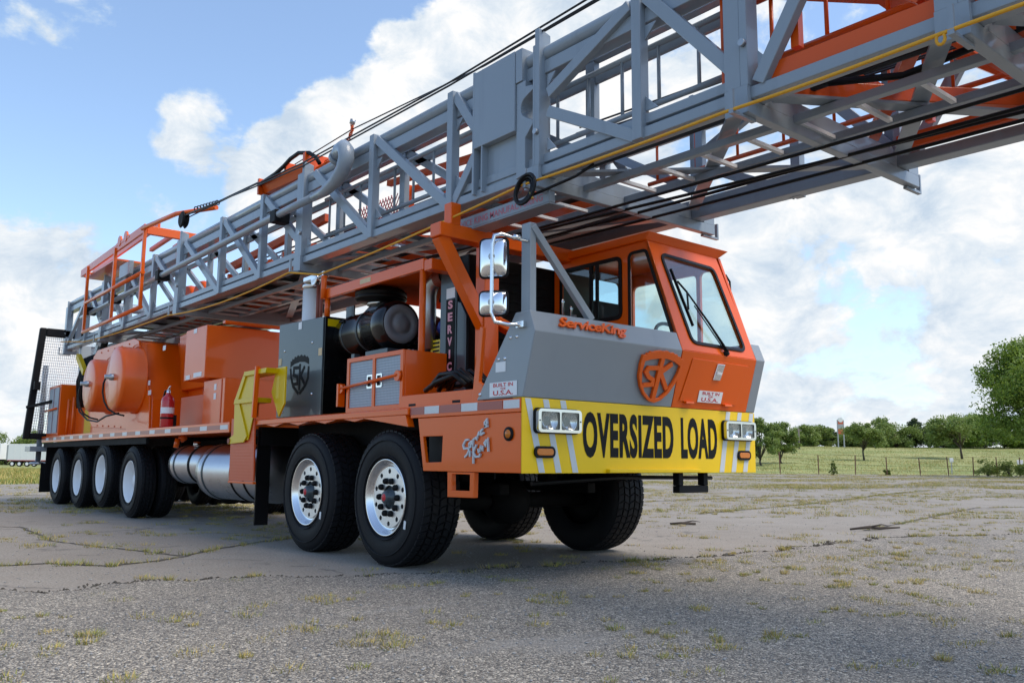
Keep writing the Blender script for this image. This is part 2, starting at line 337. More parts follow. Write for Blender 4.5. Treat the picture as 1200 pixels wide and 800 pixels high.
    def stroke(s, pts, w, org, u, v, t0, t1):
        """mitred line of width w through (a,b) points, as a raised strip"""
        P = [Vector((a, b2)) for a, b2 in pts]; L = []; Rr = []
        for i in range(len(P)):
            d0 = (P[i] - P[i - 1]).normalized() if i > 0 else (P[1] - P[0]).normalized(); d1 = (P[i + 1] - P[i]).normalized() if i < len(P) - 1 else d0
            n0 = Vector((-d0.y, d0.x)); n1 = Vector((-d1.y, d1.x)); mt = (n0 + n1)
            if mt.length < 0.3: mt = n0
            mt.normalize(); k = min(1.6, 1 / max(0.35, mt.dot(n0))); L.append(P[i] + mt * w / 2 * k); Rr.append(P[i] - mt * w / 2 * k)
        return s.prism([tuple(q) for q in Rr] + [tuple(q) for q in L[::-1]], org, u, v, t0, t1)
    def mesh(s, name):
        me = bpy.data.meshes.new(name); me.from_pydata(s.v, [], s.f); me.polygons.foreach_set('use_smooth', s.s); me.update(); return me
    def build(s, name, mat, parent=None, bevel=0.0, seg=2):
        return put(name, s.mesh(name), mat, parent, bevel, seg)
def put(name, me, mat, parent=None, bevel=0.0, seg=2):
    if mat and not me.materials: me.materials.append(M[mat] if isinstance(mat, str) else mat)
    o = bpy.data.objects.new(name, me); COL.objects.link(o)
    if parent is not None: adopt(o, parent)
    if bevel:
        bv = o.modifiers.new('bevel', 'BEVEL'); bv.width = bevel; bv.segments = seg; bv.limit_method = 'ANGLE'; bv.angle_limit = R(35); bv.harden_normals = False
    return o
def adopt(o, parent):
    o.parent = parent
    if parent.type == 'EMPTY' and not parent.get('local'): o.matrix_parent_inverse = Matrix.LocRotScale(parent.location, parent.rotation_euler, None).inverted()
def tag(o, label, cat, group=None, kind=None):
    if label: o['label'] = label
    if cat: o['category'] = cat
    if group: o['group'] = group
    if kind: o['kind'] = kind
    return o
def thing(name, label, cat, loc=(0, 0, 0), rz=0.0, group=None, local=False):
    o = bpy.data.objects.new(name, None); COL.objects.link(o); o.location = loc; o.rotation_euler = (0, 0, rz); o.empty_display_size = 0.3
    if local: o['local'] = 1
    return tag(o, label, cat, group)
def rrect(x0, x1, y0, y1, r, n=5):
    out = []
    for cx, cy, a0 in ((x1 - r, y1 - r, 0), (x0 + r, y1 - r, 90), (x0 + r, y0 + r, 180), (x1 - r, y0 + r, 270)):
        for i in range(n + 1):
            q = R(a0 + 90 * i / n); out.append((cx + r * math.cos(q), cy + r * math.sin(q)))
    return out
def rpoly(pts, r, n=5):
    out = []; k = len(pts)
    for i in range(k):
        p = Vector(pts[i]); a = Vector(pts[i - 1]); b2 = Vector(pts[(i + 1) % k]); da = (a - p).normalized(); db = (b2 - p).normalized()
        ang = math.acos(max(-1, min(1, da.dot(db)))); t = min(r / math.tan(ang / 2), (a - p).length * 0.45, (b2 - p).length * 0.45)
        s0 = p + da * t; s1 = p + db * t
        for j in range(n + 1):
            q = j / n; out.append(tuple(s0 * (1 - q) ** 2 + p * 2 * q * (1 - q) + s1 * q * q))
    return out
def inset(pts, d):
    k = len(pts); out = []; area = sum(pts[i][0] * pts[(i + 1) % k][1] - pts[(i + 1) % k][0] * pts[i][1] for i in range(k)); sg = 1 if area > 0 else -1
    for i in range(k):
        p = Vector(pts[i]); e0 = (p - Vector(pts[i - 1])); e1 = (Vector(pts[(i + 1) % k]) - p)
        n0 = Vector((-e0.y, e0.x)).normalized() if e0.length > 1e-7 else None; n1 = Vector((-e1.y, e1.x)).normalized() if e1.length > 1e-7 else n0
        if n0 is None: n0 = n1
        mt = (n0 + n1); mt = mt.normalized() if mt.length > 1e-6 else n0; out.append(tuple(p + mt * d * sg / max(0.5, mt.dot(n0))))
    return out
def text(name, body, mat, parent, org, u, v, box, ext=0.004, shear=0.0, weight=0.0, spacing=1.0, lift=0.0, bevel=0.0):
    """letters fitted into box (a0,a1,b0,b1) of the plane org+a*u+b*v, standing proud along u x v"""
    c = bpy.data.curves.new(name, 'FONT'); c.body = body; c.shear = shear; c.offset = weight; c.space_character = spacing; c.extrude = 0.5; c.resolution_u = 4; c.align_x = 'CENTER'
    o = bpy.data.objects.new('tmp', c); COL.objects.link(o); dg = bpy.context.evaluated_depsgraph_get(); dg.update()
    me = bpy.data.meshes.new_from_object(o.evaluated_get(dg)); bpy.data.objects.remove(o); bpy.data.curves.remove(c)
    k = len(me.vertices); co = np.empty(k * 3, np.float32); me.vertices.foreach_get('co', co); co = co.reshape(-1, 3)
    mn, mx = co.min(0), co.max(0); a0, a1, b0, b1 = box
    A = a0 + (co[:, 0] - mn[0]) / (mx[0] - mn[0]) * (a1 - a0); B = b0 + (co[:, 1] - mn[1]) / (mx[1] - mn[1]) * (b1 - b0); T = lift + (co[:, 2] + 0.5) * ext
    U = np.array(Vector(u)); V = np.array(Vector(v)); N = np.cross(U, V); N /= np.linalg.norm(N); O = np.array(Vector(org))
    co = O + A[:, None] * U + B[:, None] * V + T[:, None] * N
    me.vertices.foreach_set('co', co.astype(np.float32).ravel()); me.materials.clear(); me.update()
    me.name = name
    return put(name, me, mat, parent)
X, Y, Z = Vector((1, 0, 0)), Vector((0, 1, 0)), Vector((0, 0, 1))

# ------------------------------------------------------------------ ground and setting
RH = Vector((0.6372, 0.7707, 0)).normalized(); FH = Vector((-0.7714, 0.6364, 0)).normalized()
def sstep(a, b, x): t = min(1, max(0, (x - a) / (b - a))); return t * t * (3 - 2 * t)
def terrain(lat, dep):
    """height of the land: the lot is level, the field climbs to the right and dips gently to the left"""
    right = 0.044 * max(0, min(dep, 175) - 74) + 0.004 * max(0, dep - 175)
    left = -0.0052 * max(0, min(dep, 170) - 34)
    k = sstep(-8, 14, lat); hmp = 0.10 * math.sin(lat * 0.11 + dep * 0.05) * sstep(60, 110, dep)
    return left * (1 - k) + right * k + hmp
def at(lat, dep, dz=0.0):
    p = CAM + RH * lat + FH * dep; return Vector((p.x, p.y, terrain(lat, dep) + dz))
def gp(u, dep):  # a column of the view at a depth -> lateral metres
    return (u - 600) / 1000 * 0.99 * dep
def sheet(name, lats, deps, mat, dz, kind='structure', inside=None):
    vs = []; fs = []
    for d in deps:
        for l in lats: vs.append(at(l, d, dz))
    nl = len(lats)
    for j in range(len(deps) - 1):
        for i in range(nl - 1): fs.append((j * nl + i, j * nl + i + 1, (j + 1) * nl + i + 1, (j + 1) * nl + i))
    o = MB().add(vs, fs, True).build(name, mat); o['kind'] = kind; return o
lats = [-2500, -1200, -600, -300] + list(np.arange(-200, 201, 8)) + [300, 600, 1200, 2500]
deps = [-400, -100, -30, 0, 15, 30] + list(np.arange(34, 200, 6)) + [230, 300, 450, 700, 1100, 1800, 3000]
sheet('field_ground', lats, deps, 'turf', -0.03)
# the paved lot: old asphalt whose far edge frays into the grass
edge = []
for l in np.arange(-60, 130, 0.8):
    base = 27.5 + (74 - 27.5) * sstep(-20, 26, l)
    edge.append((l, base + 1.6 * math.sin(l * 0.35) + 1.1 * math.sin(l * 1.3 + 1) + rng.uniform(-0.8, 0.8)))
poly = [(-60, -60)] + [(130, -60)] + [(l, d) for l, d in edge[::-1]]
vs = [CAM + RH * l + FH * d for l, d in poly]; vs = [(p.x, p.y, 0.0) for p in vs]
tri = tessellate_polygon([[Vector((a, b2, 0)) for a, b2 in poly]])
o = MB().add(vs, [tuple(t) if (Vector(vs[t[1]]) - Vector(vs[t[0]])).cross(Vector(vs[t[2]]) - Vector(vs[t[0]])).z > 0 else tuple(t)[::-1] for t in tri]).build('asphalt_lot', 'asphalt'); o['kind'] = 'structure'
# the newer chip-seal overlay of the near half, a 15 mm step with a crumbled edge
jl = [(-30, 3.2), (-14, 1.2), (-6, -0.9), (-2.608, -2.15), (-2.442, -1.80), (-1.737, -1.95), (-1.352, -1.80), (-0.809, -1.56), (-0.436, -1.30), (0.234, -1.10), (0.981, -1.0), (1.617, -0.91), (2.367, -0.65), (3.553, -0.55), (4.88, -0.62), (6.30, -0.62), (7.9, 0.1), (10, 0.6), (14, 1.0), (24, 2.4), (60, 6.0)]
front = []
for (ya, xa), (yb, xb) in zip(jl[:-1], jl[1:]):
    k = max(2, int((yb - ya) / 0.05)) if abs(ya) < 10 else max(2, int((yb - ya) / 0.4))
    for i in range(k):
        t = i / k; yy = ya + (yb - ya) * t; front.append((xa + (xb - xa) * t + 0.05 * math.sin(yy * 7.1) + 0.035 * math.sin(yy * 17 + 2) + rng.uniform(-0.035, 0.035), yy))
ring = front + [(40, 60), (40, -30)]
MB().prism(ring, (0, 0, 0), X, Y, -0.02, 0.014).build('chip_seal_overlay', 'chip')['kind'] = 'structure'
# soil-filled cracks between the old slabs
def crack(pts, w, name='pavement_crack'):
    vs = []; fs = []; P = []
    for (xa, ya), (xb, yb) in zip(pts[:-1], pts[1:]):
        k = max(2, int(math.hypot(xb - xa, yb - ya) / 0.08))
        for i in range(k): P.append((xa + (xb - xa) * i / k + rng.uniform(-0.02, 0.02), ya + (yb - ya) * i / k + rng.uniform(-0.02, 0.02)))
    for i, (x, y) in enumerate(P):
        a = P[max(0, i - 2)]; b2 = P[min(len(P) - 1, i + 2)]; d = Vector((b2[0] - a[0], b2[1] - a[1], 0)).normalized(); s2 = Vector((-d.y, d.x, 0)) * w * rng.uniform(0.25, 0.8)
        vs += [(x + s2.x, y + s2.y, 0.004), (x - s2.x, y - s2.y, 0.004)]
        if i: fs.append((2 * i - 2, 2 * i - 1, 2 * i + 1, 2 * i))
    o = MB().add(vs, fs).build(name, 'soil'); o['kind'] = 'structure'; return P
cracks = []
crack([(x - 0.012, y) for x, y in front if -9 < y < 7][::3], 0.03)
for pts, w in (([(-4.4, -6.5), (-3.9, -3.6), (-3.6, -2.39), (-3.55, -2.04), (-3.09, -1.7), (-3.3, -1.16), (-3.8, -0.65), (-4.23, -0.09), (-4.6, 0.6)], 0.05),
               ([(-3.5, -1.0), (-5.6, -1.6), (-7.8, -1.5), (-9, -2.5)], 0.03), ([(-4.87, 8.0), (-6.24, 14.9), (-7.7, 19.5), (-9, 26)], 0.05), ([(-8.4, 10.5), (-8.6, 15.5), (-5.19, 21.6), (-3.2, 28)], 0.07),
               ([(-1.4, 7.0), (-3.1, 14.5), (-1.9, 18)], 0.05), ([(-12, 22), (-11.5, 32), (-6, 42)], 0.10), ([(-8, -6), (-13, -2.4), (-19, -3.0)], 0.06), ([(-17, -8), (-18, 0), (-17, 5)], 0.08)):
    cracks.append(crack(pts, w))

# ------------------------------------------------------------------ grass and loose stone (ground cover)
def blades(spots, name, mat, label, cat):
    """spots: (x,y,z,radius,height,count)"""
    V = []; 
    for (x, y, z, r, h, k) in spots:
        a = rng.uniform(0, 2 * math.pi, k); q = r * np.sqrt(rng.uniform(0, 1, k)); bx = x + q * np.cos(a) * 1.0; by = y + q * np.sin(a)
        la = a + rng.normal(0, 0.7, k); hh = h * rng.uniform(0.35, 1.0, k); lean = hh * rng.uniform(0.15, 1.1, k); w = np.maximum(0.0022, h * 0.05) * rng.uniform(0.7, 1.3, k)
        tx = bx + np.cos(la) * lean; ty = by + np.sin(la) * lean; px, py = -np.sin(la + 0.5) * w, np.cos(la + 0.5) * w
        zz = np.full(k, z)
        V.append(np.stack([np.stack([bx - px, by - py, zz], 1), np.stack([bx + px, by + py, zz], 1), np.stack([tx, ty, zz + hh * 0.9], 1)], 1).reshape(-1, 3))
    V = np.concatenate(V).astype(np.float32); nv = len(V); me = bpy.data.meshes.new(name); me.vertices.add(nv); me.vertices.foreach_set('co', V.ravel())
    me.loops.add(nv); me.loops.foreach_set('vertex_index', np.arange(nv, dtype=np.int32)); me.polygons.add(nv // 3); me.polygons.foreach_set('loop_start', np.arange(0, nv, 3, dtype=np.int32)); me.update(calc_edges=True)
    o = put(name, me, mat); tag(o, label, cat, kind='stuff'); return o
def inlot(x, y, u0=-0.75, u1=0.75):
    d = Vector((x - CAM.x, y - CAM.y, 0)); return d.dot(RH), d.dot(FH)
gs, ds = [], []
def tuft(x, y, r, h, k, green):
    z = 0.012 if x > -1.2 else 0.0
    if green > 0: gs.append((x, y, z, r, h, max(2, int(k * green))))
    if green < 1: ds.append((x, y, z, r, h, max(2, int(k * (1 - green)))))
for P, dens in zip(cracks, (0.75, 0.3, 0.5, 0.5, 0.4, 0.5, 0.4, 0.4)):
    for (x, y) in P:
        if rng.uniform() < dens * 0.95: tuft(x + rng.normal(0, 0.03), y + rng.normal(0, 0.04), rng.uniform(0.03, 0.10), rng.uniform(0.025, 0.075), rng.integers(14, 50), rng.uniform(0.25, 0.85))
for (x, y) in front:
    if -8 < y < 14 and rng.uniform() < 0.13: tuft(x - 0.02, y, rng.uniform(0.03, 0.11), rng.uniform(0.03, 0.08), rng.integers(20, 60), rng.uniform(0.2, 0.7))
for band in ((2.2, 9, 260, 0.05, 0.045), (7, 16, 850, 0.08, 0.055), (14, 32, 2300, 0.16, 0.08), (28, 74, 6500, 0.45, 0.12)):
    d0, d1, N, rr, hh = band
    for _ in range(N):
        dep = rng.uniform(d0, d1); lat = rng.uniform(-0.68, 0.68) * dep
        if lat < -2 and dep > 26: continue
        p = CAM + RH * lat + FH * dep
        # patchy: weeds grow in drifts
        if math.sin(p.x * 0.9 + 1) + math.sin(p.y * 0.6) + math.sin(p.x * 0.35 - p.y * 0.45) < rng.normal(-0.1, 0.9): continue
        q = rng.uniform(0.4, 1.3); n2 = rng.integers(1, 4)
        for _k in range(n2):
            tuft(p.x + rng.normal(0, 2.0 * rr), p.y + rng.normal(0, 2.0 * rr), rr * q * 1.3, hh * rng.uniform(0.4, 1.0), int(rng.integers(24, 70)), rng.uniform(0.1, 0.75))
blades(gs, 'green_weeds', 'grass_g', 'green weed tufts growing through the worn lot and its cracks', 'weeds')
blades(ds, 'dry_weeds', 'grass_d', 'dry straw coloured weed tufts scattered over the worn lot', 'weeds')
fg, fd = [], []
for _ in range(9000):
    right = rng.uniform() < 0.75
    dep = rng.uniform(70, 165) if right else rng.uniform(28, 110)
    lat = gp(rng.uniform(870, 1260), dep) if right else gp(rng.uniform(-60, 70), dep)
    p = at(lat, dep, -0.03); k = 7
    if right and dep < 76 and rng.uniform() < 0.5: continue
    (fg if rng.uniform() < 0.55 else fd).append((p.x, p.y, p.z, 0.8, rng.uniform(0.12, 0.36), k))
blades(fg, 'green_field_grass', 'grass_g', 'green grass of the rising field behind the fence', 'grass')
blades(fd, 'dry_field_grass', 'grass_d', 'dry yellow grass of the rising field behind the fence', 'grass')
# loose chips lying on the overlay and its broken edge
base = np.array([(1, 0, 0), (-1, 0, 0), (0, 1, 0), (0, -1, 0), (0, 0, 1), (0, 0, -1)], float); oct_f = np.array([(0, 2, 4), (2, 1, 4), (1, 3, 4), (3, 0, 4), (2, 0, 5), (1, 2, 5), (3, 1, 5), (0, 3, 5)])
def chips(pts, name, mat, label):
    k = len(pts); V = np.empty((k, 6, 3), np.float32)
    for i, (x, y, z, s) in enumerate(pts):
        A = rng.uniform(0, 6.28); c, s3 = math.cos(A), math.sin(A); b2 = base * (s * rng.uniform(0.6, 1.3, 3)) * (1, 1, 0.6) * rng.uniform(0.7, 1.2, (6, 1))
        V[i, :, 0] = x + b2[:, 0] * c - b2[:, 1] * s3; V[i, :, 1] = y + b2[:, 0] * s3 + b2[:, 1] * c; V[i, :, 2] = z + s * 0.3 + b2[:, 2]
    F = (oct_f[None] + (np.arange(k) * 6)[:, None, None]).reshape(-1, 3).astype(np.int32)
    me = bpy.data.meshes.new(name); me.vertices.add(k * 6); me.vertices.foreach_set('co', V.ravel()); me.loops.add(F.size); me.loops.foreach_set('vertex_index', F.ravel()); me.polygons.add(len(F)); me.polygons.foreach_set('loop_start', np.arange(0, F.size, 3, dtype=np.int32)); me.update(calc_edges=True)
    return tag(put(name, me, mat), label, 'gravel', kind='stuff')
pts = []
for _ in range(9000):
    dep = 2.0 + 11 * rng.uniform() ** 1.6; p = CAM + RH * (rng.uniform(-0.7, 0.7) * dep) + FH * dep
    pts.append((p.x, p.y, 0.014 if p.x > -1.0 else 0.0, abs(rng.normal(0.004, 0.0025)) + 0.002))
chips(pts, 'loose_gravel', 'rock', 'loose pale stone chips strewn over the chip sealed lot')
pts = []
for (x, y) in front:
    if -6 < y < 9:
        for _ in range(9): pts.append((x + rng.normal(-0.015, 0.045), y + rng.normal(0, 0.03), 0.006, abs(rng.normal(0.006, 0.006)) + 0.003))
chips(pts, 'broken_overlay_crumbs', 'soil', 'dark crumbs broken off along the edge of the overlay')
# sticks lying on the lot
for pts, r, lab in (([(-3.5, 5.65, 0.02), (-3.42, 5.78, 0.028), (-3.3, 5.95, 0.02)], 0.018, 'short dead stick lying on the asphalt beyond the bumper'),
                    ([(-1.52, 6.85, 0.02), (-1.36, 7.05, 0.05), (-1.34, 7.25, 0.025), (-1.16, 7.45, 0.04)], 0.020, 'long dark dead branch lying among dry weeds on the lot')):
    m = MB().tube(pts, [r * 0.6, r, r, r * 0.5][:len(pts)], 7)
    a = Vector(pts[1]); m.tube([a, a + Vector((0.08, 0.16, 0.03)), a + Vector((0.1, 0.3, 0.01))], [r * 0.6, r * 0.4, r * 0.2], 6)
    tag(m.build('dead_stick', 'stick'), lab, 'stick')

# ------------------------------------------------------------------ trees and the far side of the lot
def quads(P, size, name, flat=0.0):
    k = len(P); nrm = rng.normal(0, 1, (k, 3)); nrm[:, 2] += flat; nrm /= np.linalg.norm(nrm, axis=1)[:, None]; a = np.cross(nrm, rng.normal(0, 1, (k, 3))); a /= np.linalg.norm(a, axis=1)[:, None]; b2 = np.cross(nrm, a)
    s = size * rng.uniform(0.55, 1.25, k)[:, None]; V = np.stack([P - a * s * 0.5, P + b2 * s * 0.32, P + a * s * 0.5, P - b2 * s * 0.32], 1).reshape(-1, 3).astype(np.float32)
    me = bpy.data.meshes.new(name); me.vertices.add(k * 4); me.vertices.foreach_set('co', V.ravel()); me.loops.add(k * 4); me.loops.foreach_set('vertex_index', np.arange(k * 4, dtype=np.int32))
    me.polygons.add(k); me.polygons.foreach_set('loop_start', np.arange(0, k * 4, 4, dtype=np.int32)); me.update(calc_edges=True); return me
def tree(name, label, lat, dep, h, r, mat, nleaf, lsize, group=None, trunk=0.28, conical=False, cat='tree'):
    rng = np.random.default_rng(int(abs(lat) * 71 + dep * 13)); p = at(lat, dep, -0.05); t = thing(name, label, cat, p, rng.uniform(0, 6.28), group, local=True)
    ch0 = h * trunk; cz = (ch0 + h) / 2; rz = (h - ch0) / 2 * 1.05; clumps = []
    K = int(30 + nleaf / 200); lobes = []
    for q in range(7 if trunk >= 0.1 else 9):
        a = rng.uniform(0, 6.28); e = rng.uniform(-0.95 if trunk < 0.1 else -0.5, 0.75); lobes.append((np.array([math.cos(a) * r * 0.62 * (1 - abs(e) * 0.5), math.sin(a) * r * 0.62 * (1 - abs(e) * 0.5), e * rz]), rng.uniform(0.28, 0.58)))
    for _ in range(0 if conical else K):
        lc, lr = lobes[rng.integers(0, len(lobes))]; d = rng.normal(0, 1, 3); d /= np.linalg.norm(d); c = lc + d * (lr * rng.uniform(0.5, 1.0)) * (r, r, rz * 0.9); clumps.append(c + (0, 0, cz))
    for _ in range(K if conical else 0):
        d = rng.normal(0, 1, 3); d /= np.linalg.norm(d); q = rng.uniform(0.45, 1.0)
        c = np.array([d[0] * r * q, d[1] * r * q, d[2] * rz * q])
        if conical: k = 1 - (c[2] + rz) / (2 * rz); c[0] *= 0.2 + k; c[1] *= 0.2 + k
        elif c[2] < -0.3 * rz: c[:2] *= 0.8
        clumps.append(c + (0, 0, cz))
    m = MB(); tr = max(0.05, h * 0.022); m.tube([(0, 0, 0), (0.03 * h, 0.01 * h, max(ch0 * 0.6, 0.1)), (0.02 * h, -0.01 * h, max(ch0 * 1.1, 0.2)), (0, 0, cz)], [tr * 1.3, tr, tr * 0.85, tr * 0.4], 8)
    for c in clumps[:int(12 + h)]:
        b0 = Vector((0.015 * h, 0, ch0 * rng.uniform(0.75, 1.25))); c = Vector(c); mid = b0.lerp(c, 0.5) + Vector((0, 0, 0.06 * h)); m.tube([b0, mid, c], [tr * 0.5, tr * 0.3, tr * 0.08], 5)
    m.build('trunk', 'bark', t)
    w = rng.uniform(0.5, 1.5, K); w /= w.sum(); P = []
    for c, q in zip(clumps, w):
        k = max(4, int(nleaf * q)); s = r * rng.uniform(0.06, 0.15) * (0.8 if conical else 1); g = rng.normal(0, 1, (k, 3)); g /= np.linalg.norm(g, axis=1)[:, None]; P.append(c + g * (rng.uniform(0, 1, (k, 1)) ** 0.5) * (2.0 * s, 2.0 * s, 1.5 * s))
    P = np.concatenate(P); P = P[P[:, 2] > ch0 * (0.25 if cat != 'shrub' else 0.0)]
    put('crown', quads(P, lsize, 'crown', 0.4), mat, t); return t
tree('broad_elm_tree', 'big leafy tree at the right edge in front of the field', gp(1228, 60), 60, 11.0, 4.8, 'leaf_a', 52000, 0.20, trunk=0.16)
tree('field_tree', 'wide round tree on the slope left of the big edge tree', gp(1129, 112), 112, 5.7, 4.2, 'leaf_b', 16000, 0.26, trunk=0.30)
tree('field_tree', 'smaller round tree with dark trunk right of the tall orange sign', gp(1014, 105), 105, 4.5, 2.7, 'leaf_b', 11000, 0.22, trunk=0.32)
tree('field_tree', 'bushy tree hanging low just beside the yellow bumper end', gp(893, 88), 88, 4.6, 2.4, 'leaf_b', 11000, 0.22, trunk=0.12)
tree('field_tree', 'bushy tree second from the yellow bumper end', gp(917, 92), 92, 4.3, 1.9, 'leaf_b', 9000, 0.22, trunk=0.12)
row = [(938, 168, 508, 3.0, 'leaf_b'), (957, 172, 509, 3.2, 'leaf_b'), (972, 178, 506, 3.0, 'leaf_c'), (998, 170, 503, 3.4, 'leaf_b'), (1028, 168, 499, 3.6, 'leaf_b'), (1052, 170, 495, 3.8, 'leaf_b'), (1076, 171, 494, 2.8, 'leaf_c'), (1092, 173, 499, 2.8, 'leaf_c'), (1108, 170, 498, 3.4, 'leaf_b'), (1136, 172, 492, 3.6, 'leaf_b'), (1156, 166, 486, 3.8, 'leaf_a'), (1180, 168, 488, 4.0, 'leaf_a'), (1204, 168, 484, 4.0, 'leaf_a'), (1234, 170, 486, 4.2, 'leaf_a')]
where = ['leftmost, next to the utility pole', 'second from the utility pole', 'behind the tall orange sign', 'just right of the tall orange sign', 'behind the small dark trunked tree', 'tallest at the middle of the row', 'narrow and dark, left of its dark twin', 'narrow and dark, right of its dark twin', 'behind the wide round tree\'s left side', 'behind the middle of the wide round tree', 'behind the wide round tree\'s right side', 'left behind the big edge tree', 'right behind the big edge tree', 'at the far right end of the row']
for (u, dep, v, r, mt), wh in zip(row, where):
    lat = gp(u, dep); top = CAM.z + (544.0 - v + (u - 1000) * 0.007) / 1000 * dep; h = max(3.5, top - terrain(lat, dep))
    tree('far_tree', 'far tree on the hill, ' + wh, lat, dep, h * 1.06, r * 1.3, M[mt], 10000, 0.36, 'trees in the far row on the hill', trunk=0.03, conical=(mt == 'leaf_c'))
for u, wh in ((948, 'left of the orange sign'), (1000, 'right of the orange sign'), (1020, 'behind the small dark trunked tree'), (1044, 'at the middle of the row'), (1066, 'left of the dark pair'), (1100, 'right of the dark pair'), (1122, 'behind the wide round tree'), (1148, 'right of the wide round tree'), (1190, 'behind the big edge tree')):
    tree('low_thicket', 'low green thicket closing the far row, ' + wh, gp(u, 178), 178, rng.uniform(2.6, 3.6), 3.6, 'leaf_b', 5000, 0.36, 'thickets closing the far row', trunk=0.0, cat='thicket')
for u, dep, v, r, wh in ((-22, 195, 506, 5, 'outermost at the left edge'), (8, 190, 507, 4.5, 'above the trailer gap'), (28, 188, 503, 4.8, 'tallest beside the mesh guard'), (52, 192, 505, 4.8, 'half hidden by the mesh guard'), (76, 194, 507, 4.8, 'behind the rear wheels')):
    lat = gp(u, dep); h = CAM.z + (535.8 - v) / 1000 * dep - terrain(lat, dep)
    tree('far_tree', 'far tree behind the white trailers, ' + wh, lat, dep, h, r, 'leaf_b', 6000, 0.42, 'trees behind the white trailers', trunk=0.05)
tree('cedar_sapling', 'small green cedar sapling in front of the wire fence', gp(977, 67), 67, 1.15, 0.42, 'leaf_d', 1500, 0.09, trunk=0.05, conical=True, cat='shrub')
for u, dep, h, r, lab in ((1040, 68.5, 0.45, 0.25, 'tiny weed bush at the foot of a fence post'), (1158, 67, 1.25, 1.3, 'low green bush left of the sign under the edge tree'), (1184, 66, 1.15, 1.5, 'low green bush in the corner under the edge tree'), (1206, 65, 1.3, 1.4, 'low green bush at the right frame edge')):
    tree('shrub', lab, gp(u, dep), dep, h, r, 'leaf_d', 1800, 0.14, trunk=0.05, cat='shrub')
# wire fence along the field
t = thing('wire_fence', 'rusty steel post and wire fence along the field edge', 'fence', at(gp(1000, 69), 69))
fp = []
for u, hh in ((870, 1.7), (915, 1.85), (960, 1.6), (1003, 1.6), (1040, 1.45), (1079, 1.4), (1112, 1.5), (1141, 1.5), (1169, 1.5), (1196, 1.5), (1222, 1.5)):
    dep = 68.5 - (u - 1000) * 0.012; p = at(gp(u, dep), dep, -0.06); lean = rng.uniform(-0.06, 0.06); fp.append((p, hh))
    MB().bar(p, p + Vector((lean, lean, hh)), 0.045, 0.045, (1, 0, 0)).bar(p + Vector((0.0, 0.03, 0.2)), p + Vector((lean, lean + 0.03, hh)), 0.015, 0.07, (1, 0, 0)).build('post', 'post_rust', t)
for fr in (0.25, 0.5, 0.75, 0.97):
    MB().tube([p + Vector((0, 0, 0.05 + hh * fr)) for p, hh in fp], 0.008, 4).build('wire', 'cable', t)
# far signs and pole
p = at(gp(988, 160), 160, -0.1)
t = thing('roadside_sign', 'tall roadside sign with orange panels and white cap among far trees', 'sign', p, math.atan2(RH.y, RH.x), local=True)
for s in (-0.55, 0.55): MB().box((s - 0.09, -0.09, 0), (s + 0.09, 0.09, 5.2)).build('post', 'grey_body', t)
MB().box((-0.5, -0.12, 2.6), (0.5, 0.12, 3.5)).build('panel', 'sign_orange', t)
MB().box((-0.5, -0.12, 4.4), (0.5, 0.12, 5.0)).build('panel', 'sign_orange', t); MB().box((-0.5, -0.11, 3.52), (0.5, 0.11, 4.38)).build('panel', 'grey_body', t)
MB().lathe([(0.45, 0), (0.45, 0.3)], (0, -0.15, 5.2), (0, 1, 0), 20).build('cap', 'white_body', t)
p = at(gp(938.5, 150), 150, -0.1); t = thing('utility_pole', 'bare wooden utility pole standing at the left end of the field', 'pole', p, math.atan2(RH.y, RH.x), local=True)
MB().cyl((0, 0, 0), (0, 0, 6.4 - terrain(gp(938.5, 150), 150) + 0.6), 0.16, 0.11, 10).build('pole', 'pole_wood', t); MB().box((-0.55, -0.06, 3.2), (0.55, 0.06, 3.34)).build('crossarm', 'pole_wood', t)
for u, dep, z0, w, lab in ((1116, 74, 1.1, 0.32, 'small white square sign on a post below the wide round tree'), (1196, 70, 0.95, 0.5, 'white sign on a post at the right edge below the big tree')):
    p = at(gp(u, dep), dep, -0.05); t = thing('field_sign', lab, 'sign', p, math.atan2(RH.y, RH.x), local=True)
    MB().box((-0.035, -0.03, 0), (0.035, 0.03, z0 + 0.2)).build('post', 'grey_body', t); MB().box((-w / 2, -0.06, z0), (w / 2, -0.032, z0 + 0.36)).build('panel', 'white_body', t, 0.01)
# white box trailers parked across the road on the left
def trailer(lab, lat0, dep, length):
    p = at(lat0, dep, -0.05); t = thing('box_trailer', lab, 'trailer', p, math.atan2(RH.y, RH.x), 'white box trailers parked far left', local=True)
    MB().box((0, -1.25, 1.15), (length, 1.25, 4.1)).build('body', 'white_body', t, 0.03)
    for k in range(1, int(length / 1.2)): MB().box((k * 1.2 - 0.02, -1.275, 1.2), (k * 1.2 + 0.02, -1.252, 4.05)).build('side_post', 'white_body', t)
    MB().box((-0.3, -1.2, 1.2), (-0.004, 1.2, 3.9)).build('nose_unit', 'grey_body', t); MB().box((0.2, -0.5, 0.85), (length - 0.2, 0.5, 1.14)).build('frame', 'chassis', t)
    MB().box((0, -1.30, 1.05), (length, -1.26, 1.2)).build('side_rail', 'tape_red', t)
    for x in (0.9, 2.2, 3.6, 4.9):
        w = MB().lathe([(0.29, 0), (0.29, 0.24)], (x, -1.24, 0.52), (0, 1, 0), 20).build('wheel', 'white_rim', t); MB().lathe([(0.30, 0.0), (0.5, 0.0), (0.52, 0.06), (0.52, 0.26), (0.30, 0.26)], (x, -1.26, 0.52), (0, 1, 0), 20, caps=False).build('tyre', 'rubber', w)
    MB().box((length - 3.2, -0.9, 0), (length - 3.0, 0.9, 0.9)).build('landing_gear', 'chassis', t)
